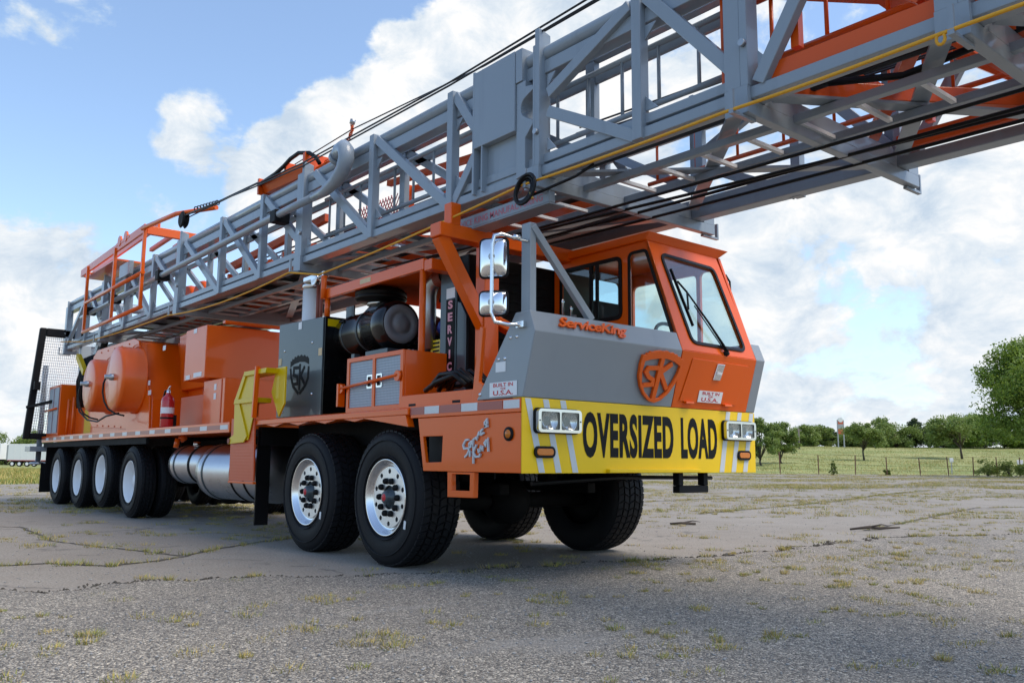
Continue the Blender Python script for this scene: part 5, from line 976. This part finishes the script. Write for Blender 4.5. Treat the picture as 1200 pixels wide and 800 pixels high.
stations = [-14.9, -12.17, -8.06, -4.07, -0.16, 1.65, 2.86, 4.2, 5.5, 6.8]
verts_x = [-10.8, -9.35, -6.5, -5.2, -2.62, -1.31, 0.80, -13.4]
T, Bm = 1.05, 0.13
diag = [(-12.0, T, -10.86, Bm), (-10.75, T, -9.42, Bm), (-9.28, T, -8.12, 0.30), (-7.95, T, -6.56, Bm), (-6.45, T, -5.25, Bm), (-5.14, T, -4.12, 0.30), (-3.86, T, -2.66, Bm), (-2.56, T, -1.36, Bm), (-1.27, T + 0.02, -0.985, 0.70), (-1.27, 0.13, -0.985, 0.46), (-0.09, 0.70, 0.72, T), (-0.09, 0.56, 0.76, 0.12), (0.87, T, 1.60, 0.22), (1.70, 0.17, 2.26, T), (2.30, T, 2.80, 0.25), (2.92, 0.17, 3.5, T), (3.55, T, 4.1, 0.25), (4.3, 0.17, 5.4, T), (5.6, 0.17, 6.7, T), (-13.3, T, -12.25, 0.30), (-14.9, 0.2, -13.45, T)]
for s, y0 in ((1, yN), (-1, yF)):
    for x in stations:
        fw = 0.075 if x == -0.16 else 0.16; a, b2 = (y0, y0 + s * 0.115); top = 1.235 if x > -13 else 1.1
        MB().hexa([mp_(x - 0.05, min(a, b2), 0.167), mp_(x, min(a, b2), 0.167), mp_(x, max(a, b2), 0.167), mp_(x - 0.05, max(a, b2), 0.167), mp_(x - 0.05, min(a, b2), top), mp_(x, min(a, b2), top), mp_(x, max(a, b2), top - 0.03), mp_(x - 0.05, max(a, b2), top - 0.03)]).hexa([mp_(x - fw, y0 + s * 0.001, 0.167), mp_(x - 0.0505, y0 + s * 0.001, 0.167), mp_(x - 0.0505, y0 + s * 0.02, 0.167), mp_(x - fw, y0 + s * 0.02, 0.167), mp_(x - fw, y0 + s * 0.001, top - 0.12), mp_(x - 0.0505, y0 + s * 0.001, top - 0.12), mp_(x - 0.0505, y0 + s * 0.02, top - 0.12), mp_(x - fw, y0 + s * 0.02, top - 0.12)]).build('post', 'mast', mast, 0.004)
        MB().tube([mp_(x - 0.02, y0 - s * 0.001, 0.42), mp_(x - 0.02, y0 - s * 0.03, 0.42)], 0.022, 10).build('post_bolt', 'grey_pipe', mast)
        hk = MB(); hx = x - 0.05; ye = y0 if s > 0 else yB; hk.bar(mp_(hx, ye + s * 0.12, -0.011), mp_(hx, ye - s * 0.10, -0.011), 0.03, 0.018).bar(mp_(hx, ye - s * 0.09, -0.002), mp_(hx, ye - s * 0.09, 0.125), 0.03, 0.018, Y).build('rope_hook', 'mast', mast)
    for x in verts_x: MB().box(mp_(x - 0.045, y0 + s * 0.004, 0.085), mp_(x + 0.035, y0 + s * 0.085, 1.115)).build('vertical_member', 'mast', mast, 0.005)
    for xa, ha, xb, hb in diag: MB().bar(mp_(xa, y0 + s * 0.048, ha), mp_(xb, y0 + s * 0.048, hb), 0.062, 0.085, Y.cross((mp_(xb, 0, hb) - mp_(xa, 0, ha)).normalized())).build('brace', 'mast', mast, 0.005)
for x in stations[:]:
    MB().hexa([mp_(x - 0.065, yN + 0.0, 0.0), mp_(x - 0.002, yN + 0.0, 0.0), mp_(x - 0.002, yB, 0.0), mp_(x - 0.065, yB, 0.0), mp_(x - 0.065, yN + 0.0, 0.086), mp_(x - 0.002, yN + 0.0, 0.086), mp_(x - 0.002, yB, 0.086), mp_(x - 0.065, yB, 0.086)]).build('cross_beam', 'mast', mast, 0.005)
    MB().box(mp_(x - 0.06, yN + 0.17, 0.0865), mp_(x - 0.004, yF - 0.17, 0.20)).box(mp_(x - 0.06, yF + 0.004, 0.0865), mp_(x - 0.004, yB - 0.002, 0.16)).box(mp_(x - 0.16, yN - 0.004, 0.002), mp_(x - 0.001, yN + 0.027, 0.166)).build('beam_web', 'mast', mast)
for x in verts_x + stations:
    for h in (0.275, 0.865):
        dx = 0.10 if x in verts_x else 0.09
        MB().prism([(x + 0.036, h), (x + 0.036 + dx, h), (x + 0.036, h + (0.10 if h < 0.5 else -0.10))], (0, yN + 0.062, mz(x)), X, Z, 0, 0.012).build('gusset', 'mast', mast)
# flat lacing between the beams on the underside
for xa, xb in zip(stations[:-1], stations[1:]):
    MB().bar(mp_(xa + 0.05, yN + 0.20, 0.125), mp_(xb - 0.2, yF - 0.22, 0.125), 0.10, 0.018).build('lacing', 'mast', mast)
    MB().bar(mp_(xb - 0.2, yN + 0.20, 0.150), mp_(xa + 0.05, yF - 0.22, 0.150), 0.10, 0.018).build('lacing', 'mast', mast)
# guide box on the near face, with the notched keeper plate
pb = MB().box(mp_(-0.98, yN - 0.004, 0.12), mp_(-0.955, yN + 0.26, 1.16)).box(mp_(-0.86, yN - 0.004, 0.12), mp_(-0.845, yN + 0.07, 1.15)).build('guide_box', 'mast', mast, 0.003)
MB().box(mp_(-0.952, yN + 0.06, 0.12), mp_(-0.42, yN + 0.085, 1.17)).build('guide_plate', 'mast', pb)
MB().box(mp_(-0.954, yN - 0.006, 0.50), mp_(-0.44, yN + 0.058, 1.15)).build('guide_plate', 'mast', pb, 0.004)
kp = [(-0.435, 0.12), (-0.33, 0.14), (-0.33, 0.42), (-0.25, 0.50), (-0.24, 0.53), (-0.31, 0.57)] + [(-0.30 + 0.085 * math.cos(t), 0.665 + 0.085 * math.sin(t)) for t in np.linspace(-1.9, -4.4, 9)] + [(-0.235, 0.78), (-0.25, 0.815), (-0.33, 0.83), (-0.33, 0.88), (-0.435, 0.88)]
MB().prism(kp, (0, yN + 0.14, mz(-0.4)), X, Z, 0, 0.13).build('keeper_plate', 'mast', pb, 0.004)
MB().box(mp_(-0.436, yN + 0.0, 0.884), mp_(-0.36, yN + 0.16, 1.15)).build('guide_frame', 'mast', pb, 0.003)
# lettered beam below the near chord
lb = MB().box((-1.46, 0.40, 2.765), (-0.18, 0.46, 2.868)).box((-1.46, 0.40, 2.752), (-0.18, 0.56, 2.764)).build('lettered_beam', 'mast', mast, 0.003)
text('beam_lettering', 'SERVICE KING MANUFACTURING', 'pink_print', lb, (0, 0.40, 0), X, Z, (-1.40, -0.25, 2.788, 2.842), 0.001, weight=0.01, lift=0.0005)
# ladder carried inside the near face
for h in (0.40, 0.82): MB().tube([mp_(-4.0, 0.52, h), mp_(1.55, 0.52, h)], 0.021, 8).build('ladder_rail', 'mast', mast)
for i in range(17): x = -3.9 + i * 0.335; MB().tube([mp_(x, 0.52, 0.40), mp_(x, 0.52, 0.82)], 0.013, 6).build('ladder_rung', 'mast', mast)
# ladder hung below the beams
for y in (0.77, 1.22): MB().bar(mp_(-13.8, y, -0.005 if y < 1 else 0.0) + Vector((0, 0, 0.085)), mp_(XE, y, 0.085), 0.055, 0.05).build('ladder_rail', 'mast', mast, 0.003)
for i in range(54): x = -13.6 + i * 0.372; MB().bar(mp_(x, 0.80, 0.078), mp_(x, 1.19, 0.078), 0.030, 0.024).build('ladder_rung', 'rung', mast)
# nested inner section, side truss seen through the bays
for yy in (0.63, 1.90):
    MB().bar(mp_(-13.4, yy, 0.84), mp_(1.3, yy, 0.84), 0.03, 0.07).build('inner_flat', 'mast', mast); MB().bar(mp_(-13.4, yy, 1.02), mp_(1.3, yy, 1.02), 0.07, 0.08).build('inner_chord', 'mast', mast)
    for k in range(11):
        x = -13.0 + k * 1.305; MB().box(mp_(x - 0.045, yy - 0.03, 0.27), mp_(x + 0.045, yy + 0.03, 0.98)).build('inner_post', 'mast', mast, 0.004)
        if k < 10: MB().bar(mp_(x + 0.07, yy + 0.005, 0.97), mp_(x + 1.2, yy + 0.005, 0.30), 0.04, 0.075, X).build('inner_brace', 'mast', mast)
# dark underside: inner section lies nested in the rear two thirds
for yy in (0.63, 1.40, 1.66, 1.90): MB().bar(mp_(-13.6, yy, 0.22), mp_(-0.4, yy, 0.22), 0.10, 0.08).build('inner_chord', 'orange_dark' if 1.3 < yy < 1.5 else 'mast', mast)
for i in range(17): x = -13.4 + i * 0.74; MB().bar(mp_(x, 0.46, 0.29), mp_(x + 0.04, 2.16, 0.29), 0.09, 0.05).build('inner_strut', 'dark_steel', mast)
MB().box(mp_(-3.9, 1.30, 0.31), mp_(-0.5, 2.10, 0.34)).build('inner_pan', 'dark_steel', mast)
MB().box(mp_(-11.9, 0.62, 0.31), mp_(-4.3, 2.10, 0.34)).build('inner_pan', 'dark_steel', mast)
# the orange upper section, run out of the front
inner = MB().box(mp_(1.34, 0.46, 0.30), mp_(1.36, 0.58, 1.10)).box(mp_(1.361, 0.46, 0.30), mp_(1.46, 0.475, 1.10)).box(mp_(1.361, 0.476, 0.72), mp_(1.46, 0.58, 0.76)).build('upper_section', 'orange_dark', mast, 0.003)
for yy in (0.40, 2.02):
    for h in (0.228, 0.97): MB().bar(mp_(1.37 if h > 0.5 else 1.68, yy + (0.16 if h > 0.5 and yy < 1 else 0), h), mp_(XE, yy + (0.16 if h > 0.5 and yy < 1 else 0), h), 0.10, 0.10).build('upper_chord', 'orange_dark', inner, 0.005)
    for x in (1.9, 2.6, 3.3, 4.0, 4.7): MB().bar(mp_(x, yy, 0.33), mp_(x, yy, 0.92), 0.05, 0.05, Y).build('upper_post', 'orange_dark', inner)
    for k, x in enumerate((1.9, 2.6, 3.3, 4.0)): 
        a, b2 = (0.33, 0.92) if k % 2 else (0.92, 0.33); MB().bar(mp_(x, yy, a), mp_(x + 0.7, yy, b2), 0.05, 0.07, X).build('upper_brace', 'orange_dark', inner)
for k, x in enumerate((1.5, 2.6, 3.7, 4.8)):
    MB().bar(mp_(x, 0.55, 0.26), mp_(x + 1.05, 2.0, 0.26), 0.09, 0.10).build('upper_lacing', 'orange_dark', inner, 0.004); MB().bar(mp_(x + 1.05, 0.55, 0.30), mp_(x, 2.0, 0.33), 0.08, 0.06).build('upper_lacing', 'orange_dark', inner, 0.004)
    MB().bar(mp_(x + 0.5, 0.56, 0.95), mp_(x + 0.5, 2.0, 0.95), 0.12, 0.10).build('upper_cross', 'orange_dark', inner, 0.004)
    MB().bar(mp_(x, 0.55, 0.93), mp_(x + 1.05, 2.0, 0.93), 0.12, 0.08).build('upper_lacing', 'orange_dark', inner)
for yy, h in ((0.62, 0.44), (0.62, 0.86)): MB().tube([mp_(1.5, yy, h), mp_(XE, yy, h)], 0.022, 8).build('upper_rail', 'orange_dark', inner)
for i in range(8): x = 1.6 + i * 0.36; MB().tube([mp_(x, 0.62, 0.44), mp_(x, 0.62, 0.86)], 0.013, 6).build('upper_rung', 'orange_dark', inner)
for i in range(9): x = 1.75 + i * 0.62; MB().bar(mp_(x, 0.64, 0.45), mp_(x + 0.1, 1.98, 0.45), 0.035, 0.05).build('upper_strut', 'orange_dark', inner)
for yy, h in ((1.88, 0.44), (1.88, 0.84)): MB().tube([mp_(-0.5, yy, h), mp_(XE, yy, h)], 0.020, 8).build('upper_rail', 'orange_dark', inner)
for i in range(14): x = -0.4 + i * 0.42; MB().tube([mp_(x, 1.88, 0.44), mp_(x, 1.88, 0.84)], 0.012, 6).build('upper_rung', 'orange_dark', inner)
for k, (y, h) in enumerate(((0.70, 0.52), (0.74, 0.58), (1.05, 0.66), (1.12, 0.70), (1.35, 0.58), (1.6, 0.72))): MB().tube(sag_(mp_(-0.2, y, h), mp_(XE, y + 0.12, h - 0.06), 0.04 + 0.01 * k), 0.008, 5).build('fine_line', 'cable', mast)
# racking board and block stowed inside the rear half
rb = MB().box(mp_(-4.0, 1.1, 0.36), mp_(-1.2, 1.2, 0.46)).build('racking_board', 'orange_dark', mast, 0.004)
for x in (-3.9, -3.2, -2.5, -1.9, -1.3): MB().bar(mp_(x, 0.75, 0.42), mp_(x, 2.0, 0.60), 0.08, 0.10).build('board_finger', 'orange_dark', rb, 0.004)
for x in (-3.3, -1.8): MB().bar(mp_(x, 1.15, 0.3), mp_(x, 1.15, 0.95), 0.08, 0.10, Y).build('board_post', 'orange_dark', rb, 0.004)
for i in range(4): MB().bar(mp_(-3.3, 0.9 + i * 0.3, 0.92), mp_(-1.7, 0.9 + i * 0.3, 0.80), 0.06, 0.06).build('board_finger', 'orange_dark', rb)
for x in (-7.4, -6.8, -6.2, -5.6, -5.0): MB().bar(mp_(x, 0.75, 0.50), mp_(x + 0.3, 2.1, 0.62), 0.09, 0.10).build('board_finger', 'orange_dark', rb, 0.004)
for yy in (0.8, 1.5): MB().bar(mp_(-7.7, yy, 0.66), mp_(-4.5, yy, 0.78), 0.07, 0.09).build('board_rail', 'orange_dark', rb)
MB().lathe([(0.30, 0), (0.32, 0.06), (0.30, 0.25)], mp_(-9.6, 0.9, 0.42), Y, 24).lathe([(0.26, 0), (0.28, 0.06), (0.26, 0.2)], mp_(-9.0, 0.9, 0.45), Y, 24).box(mp_(-10.4, 0.7, 0.3), mp_(-8.7, 1.4, 0.42)).build('travelling_block', 'orange_dark', mast)
# expanded metal screen
m = MB()
for i in range(16): m.bar(mp_(-4.05 + i * 0.06, 1.02, 0.40), mp_(-4.35 + i * 0.06, 1.02, 0.85), 0.006, 0.012).bar(mp_(-4.35 + i * 0.06, 1.03, 0.40), mp_(-4.05 + i * 0.06, 1.03, 0.85), 0.006, 0.012)
m.build('expanded_screen', 'pink_print', mast)
# standpipe with its gooseneck along the near face
gn = [(-13.2, 0.18, 3.50), (-8.0, 0.16, 3.54), (-4.06, 0.15, 3.555), (-3.55, 0.15, 3.55), (-3.28, 0.15, 3.555), (-3.08, 0.15, 3.60), (-2.93, 0.15, 3.68), (-2.87, 0.15, 3.78), (-2.90, 0.16, 3.87), (-2.98, 0.18, 3.93), (-3.10, 0.2, 3.94), (-3.2, 0.22, 3.90)]
MB().tube(gn[:4], 0.042, 12).build('standpipe', 'mast', mast); MB().tube(gn[3:], [0.045, 0.055, 0.066, 0.075, 0.08, 0.08, 0.08, 0.078, 0.075], 14).build('gooseneck', 'mast', mast)
MB().lathe([(0.088, 0), (0.088, 0.05)], (-3.22, 0.225, 3.885), (0.8, -0.1, 0.3), 14).build('gooseneck_flange', 'mast', mast)
for x in (-12.6, -11.0, -8.5, -4.45): MB().box((x - 0.07, 0.10, 3.47), (x + 0.07, yN - 0.002, 3.61)).build('pipe_clamp', 'flat_black', mast, 0.008)
# winch box on top of the mast
tbx = MB().hexa([(-5.45, 0.42, 4.11), (-4.30, 0.42, 4.05), (-4.30, 0.85, 4.05), (-5.45, 0.85, 4.11), (-5.45, 0.36, 4.24), (-4.30, 0.36, 4.17), (-4.30, 0.85, 4.17), (-5.45, 0.85, 4.24)]).build('crown_box', 'orange_dark', mast, 0.006)
for q0, q1 in (((-5.50, 0.34, 4.09), (-5.455, 0.88, 4.29)), ((-4.78, 0.36, 4.20), (-4.73, 0.86, 4.30)), ((-4.295, 0.36, 4.04), (-4.24, 0.85, 4.29)), ((-4.235, 0.5, 4.06), (-3.75, 0.8, 4.14))): MB().box(q0, q1).build('box_flange', 'orange_dark', tbx, 0.004)
MB().tube([(-5.5, 0.36, 4.22), (-5.2, 0.33, 4.20), (-4.95, 0.33, 4.21), (-4.75, 0.34, 4.25), (-4.6, 0.35, 4.30), (-4.4, 0.36, 4.32), (-4.22, 0.40, 4.28), (-4.1, 0.43, 4.20), (-4.05, 0.45, 4.12)], 0.024, 8).build('crown_hose', 'hose', tbx)
m = MB(); cpts = [(-4.0, 0.5, 4.14), (-3.8, 0.5, 4.15), (-3.62, 0.5, 4.19), (-3.50, 0.5, 4.25), (-3.42, 0.5, 4.33), (-3.43, 0.5, 4.40)]
for i in range(18):
    q = i / 18 * 5; a = Vector(cpts[int(q)]); b2 = Vector(cpts[int(q) + 1]); c = a.lerp(b2, q - int(q)); d = (b2 - a).normalized(); w = Y if i % 2 else d.cross(Y); m.tube([c + d * 0.028 * math.cos(t) + w * 0.016 * math.sin(t) for t in np.linspace(0, 2 * math.pi, 9)[:-1]], 0.006, 5, True)
m.build('safety_chain', 'orange_dark', tbx); MB().lathe([(0.03, 0), (0.03, 0.05)], (-3.43, 0.5, 4.40), (0.3, 0.1, 1), 10).build('chain_shackle', 'grey_pipe', tbx)
# folded crown platform with handrail
hy = 0.10
cp = MB().hexa([(-13.0, hy, 4.25), (-9.2, hy, 4.33), (-9.2, 0.60, 4.36), (-13.0, 0.60, 4.28), (-13.0, hy, 4.36), (-9.2, hy, 4.44), (-9.2, 0.60, 4.47), (-13.0, 0.60, 4.39)]) if False else MB().bar((-13.1, hy, 4.32), (-9.2, hy, 4.40), 0.04, 0.13)
cp = cp.build('crown_platform', 'orange', mast, 0.004)
MB().bar((-13.1, 0.30, 4.41), (-9.2, 0.30, 4.49), 0.04, 0.12).build('platform_rail', 'orange', cp, 0.004)
MB().box((-9.26, hy + 0.025, 4.31), (-9.18, 1.3, 4.44)).build('platform_end', 'orange', cp, 0.004); MB().box((-13.08, hy + 0.025, 4.25), (-13.0, 0.5, 4.35)).build('platform_end', 'orange', cp, 0.004); MB().box((-12.9, 0.12, 4.20), (-10.9, 0.6, 4.23)).build('platform_grating', 'orange', cp)
for x0, x1, yy in ((-10.4, -9.27, 0.55), (-10.0, -9.27, 0.8)): MB().bar((x0, yy, 4.35), (x1, yy, 4.38), 0.06, 0.06).build('platform_rib', 'orange', cp)
for x in (-12.55, -10.75, -9.15): MB().bar((x, hy - 0.02, 3.13), (x, hy - 0.02, 4.37), 0.05, 0.05, X).build('handrail_post', 'orange', cp, 0.003)
for z in (3.14, 3.68): MB().tube([(-12.6, hy - 0.02, z), (-9.1, hy - 0.02, z)], 0.032, 8).build('handrail', 'orange', cp)
MB().tube([(-9.2, 0.05, 4.38), (-8.2, 0.24, 4.43), (-7.3, 0.5, 4.37)], 0.035, 8).build('platform_strut', 'orange', cp)
MB().lathe([(0.09, 0), (0.09, 0.03)], (-10.55, hy - 0.03, 4.45), Y, 14).lathe([(0.09, 0), (0.09, 0.03)], (-10.2, hy - 0.03, 4.46), Y, 14).bar((-10.75, hy - 0.01, 4.41), (-10.0, hy - 0.01, 4.43), 0.03, 0.05).build('platform_lug', 'orange', cp)
MB().box((-10.9, 0.2, 3.88), (-10.3, 0.26, 4.1)).build('crown_plate', 'grey', cp)
# mast foot: raising legs at the rear
for yy in (0.50, 1.9):
    MB().bar(mp_(-14.5, yy, 1.05), (-15.0, yy, 3.2), 0.10, 0.14).build('mast_leg', 'mast', mast, 0.006); MB().bar(mp_(-14.2, yy, 0.1), (-13.8, yy, 1.5), 0.14, 0.20, Y).build('mast_leg', 'mast', mast, 0.006)
    MB().bar(mp_(-13.0, yy, 0.05), (-14.4, yy, 1.5), 0.12, 0.16).build('mast_leg', 'mast', mast, 0.006)
MB().lathe([(0.1, 0), (0.1, 1.9)], mp_(-14.55, 0.36, 1.03), Y, 14).build('crown_shaft', 'mast', mast)
# sheaves and wire lines
sh = MB().lathe([(0.10, 0), (0.13, 0.02), (0.09, 0.05), (0.13, 0.08), (0.10, 0.10)], (-8.05, 0.25, 4.32), Y, 18).build('line_sheave', 'flat_black', mast)
def sag(a, b2, s, n2=14): a, b2 = Vector(a), Vector(b2); return [a.lerp(b2, i / n2) - Vector((0, 0, s * 4 * (i / n2) * (1 - i / n2))) for i in range(n2 + 1)]
for pts, r in (([(-8.0, 0.30, 4.38), (-5.5, 0.29, 4.17), (-4.05, 0.265, 4.055), (-1.3, 0.265, 4.02), (0.5, 0.34, 4.10), (XE, 0.40, 4.22)], 0.009), ([(-8.0, 0.36, 4.36), (-5.5, 0.31, 4.21), (-4.05, 0.262, 4.09), (-1.3, 0.262, 4.045), (0.5, 0.36, 4.16), (XE, 0.45, 4.30)], 0.009),
               ([(-8.0, 0.28, 4.36), (-6.8, 0.32, 4.29), (-5.5, 0.36, 4.25)], 0.014), ([(-5.4, 0.5, 4.32), (-3.43, 0.5, 4.34), (-1.0, 0.42, 4.14), (0.5, 0.40, 4.13)], 0.007)):
    MB().tube(pts, r, 6).build('wire_line', 'cable', mast)
for i in range(8): MB().tube([Vector((-7.6 + i * 0.09, 0.32 + 0.01 * i, 4.385 - 0.006 * i)) + Vector((0.0, 0.03 * math.cos(t), 0.03 * math.sin(t))) for t in np.linspace(0, 2 * math.pi, 9)[:-1]], 0.009, 5, True).build('line_clamp', 'cable', mast)

for y0, y1, h0, h1, r in ((1.32, 1.45, 0.03, 0.05, 0.013), (1.0, 1.2, 0.015, 0.04, 0.012), (0.9, 1.9, 0.02, 0.06, 0.012), (1.50, 1.62, 0.03, 0.03, 0.012)):
    MB().tube(sag(mp_(-3.6, y0, h0), mp_(XE, y1, h1), 0.03), r, 6).build('control_line', 'hose', mast)
for y, h in ((0.85, 0.62), (0.86, 0.36), (1.0, 0.48), (0.9, 0.55), (0.94, 0.53), (1.2, 0.75), (1.5, 0.45), (1.7, 0.95), (0.7, 0.30), (0.75, 0.28)):
    MB().tube(sag(mp_(-8.0, y, h + 0.03), mp_(XE, y + 0.1, h), 0.03), 0.011 if h > 0.4 else 0.018, 6).build('block_line', 'cable', mast)
MB().tube([mp_(1.9, 0.72, 0.22), mp_(2.3, 0.8, 0.15), mp_(2.8, 0.85, 0.21), mp_(3.4, 0.9, 0.3)], 0.022, 8).build('control_line', 'hose', mast)
# yellow tag line looped through the hooks
MB().tube([(-14.95, 0.21, 3.22), (-13.0, 0.21, 3.02)] + sag((-13.0, 0.21, 3.02), (-8.16, 0.19, 2.90), 0.03, 6)[1:] + sag((-8.16, 0.19, 2.90), (-4.15, 0.19, 2.86), 0.08, 8)[1:] + sag((-4.15, 0.19, 2.86), (-3.7, 0.32, 2.78), 0.0, 2)[1:] + sag((-3.7, 0.32, 2.78), (-0.26, 0.19, 2.86), 0.02, 8)[1:] + sag((-0.26, 0.19, 2.86), (1.55, 0.19, 2.842), 0.01, 6)[1:] + sag((1.55, 0.19, 2.842), (2.76, 0.19, 2.832), 0.01, 6)[1:] + [(4.1, 0.19, 2.82), (7, 0.19, 2.8)], 0.010, 6).build('tag_line', 'rope', mast)
MB().tube([mp_(2.76, 0.19, -0.01) + Vector((0.02 * math.cos(t), 0.0, 0.028 * math.sin(t) - 0.01)) for t in np.linspace(0, 2 * math.pi, 13)[:-1]], 0.008, 6, True).build('tag_line', 'rope', mast)

# ---- loose things on the rig
ex = thing('fire_extinguisher', 'red fire extinguisher with white label strapped on the rear deck', 'extinguisher', (-7.64, 0.11, 1.263), local=True); ex.scale = (0.92, 0.92, 0.92)
MB().lathe([(0.001, 0), (0.085, 0.004), (0.095, 0.03), (0.095, 0.40), (0.085, 0.45), (0.05, 0.49), (0.03, 0.50), (0.03, 0.53)], (0, 0, 0), Z, 28, caps=False).build('cylinder', 'extinguisher', ex)
MB().lathe([(0.0965, 0.22), (0.0965, 0.31)], (0, 0, 0), Z, 28, caps=False).build('label_band', 'white_label', ex); MB().lathe([(0.098, 0.14), (0.098, 0.165)], (0, 0, 0), Z, 28, caps=False).build('strap', 'flat_black', ex)
MB().lathe([(0.03, 0.53), (0.03, 0.57), (0.001, 0.572)], (0, 0, 0), Z, 12, caps=False).bar((-0.02, 0, 0.58), (0.10, -0.01, 0.62), 0.02, 0.014).bar((-0.02, 0, 0.57), (0.09, -0.01, 0.565), 0.02, 0.012).build('valve', 'alu', ex)
MB().tube([(0, -0.02, 0.55), (-0.06, -0.03, 0.56), (-0.11, -0.03, 0.48), (-0.115, -0.02, 0.3), (-0.11, -0.02, 0.12)], 0.014, 8).build('hose', 'hose', ex); MB().box((-0.13, 0.02, 0.02), (0.06, 0.12, 0.20)).build('bracket', 'flat_black', ex)
cc = thing('cable_bundle', 'bundle of black cable lying on the deck beside the orange toolbox', 'cable', (-0.98, 0.20, 1.376), local=True)
for i in range(9):
    a = rng.uniform(-0.03, 0.03, 3); MB().tube([(-0.28 + a[0], -0.12 + i * 0.03, 0.03 + 0.02 * (i % 3)), (-0.14, -0.13 + i * 0.032 + a[1], 0.10 + 0.02 * (i % 4) + a[2]), (0.08, -0.12 + i * 0.03, 0.13 + 0.02 * (i % 3)), (0.24 + a[0], -0.10 + i * 0.028, 0.04 + 0.02 * (i % 2))], 0.020, 7).build('cable_loop', 'hose', cc)
hc = thing('hose_coil', 'black air hose coiled on a mast hook above the wing mirror', 'hose', (-0.20, 0.19, 2.80), local=True)
for i in range(3): MB().tube([(0.02 * i + (0.085 + 0.012 * i) * math.cos(t), -0.02 - 0.012 * i + 0.02 * math.sin(t), (0.085 + 0.015 * i) * math.sin(t)) for t in np.linspace(0, 2 * math.pi, 21)[:-1]], 0.012, 7, True).build('loop', 'hose', hc)
MB().tube([(0.08, -0.03, -0.06), (0.2, 0.05, -0.01), (0.36, 0.16, 0.06), (0.48, 0.22, 0.13)], 0.011, 7).build('tail', 'hose', hc); MB().lathe([(0.013, 0), (0.013, 0.04), (0.009, 0.06)], (0.10, -0.04, -0.04), (0.4, -0.1, -0.9), 10).build('coupling', 'brass', hc)
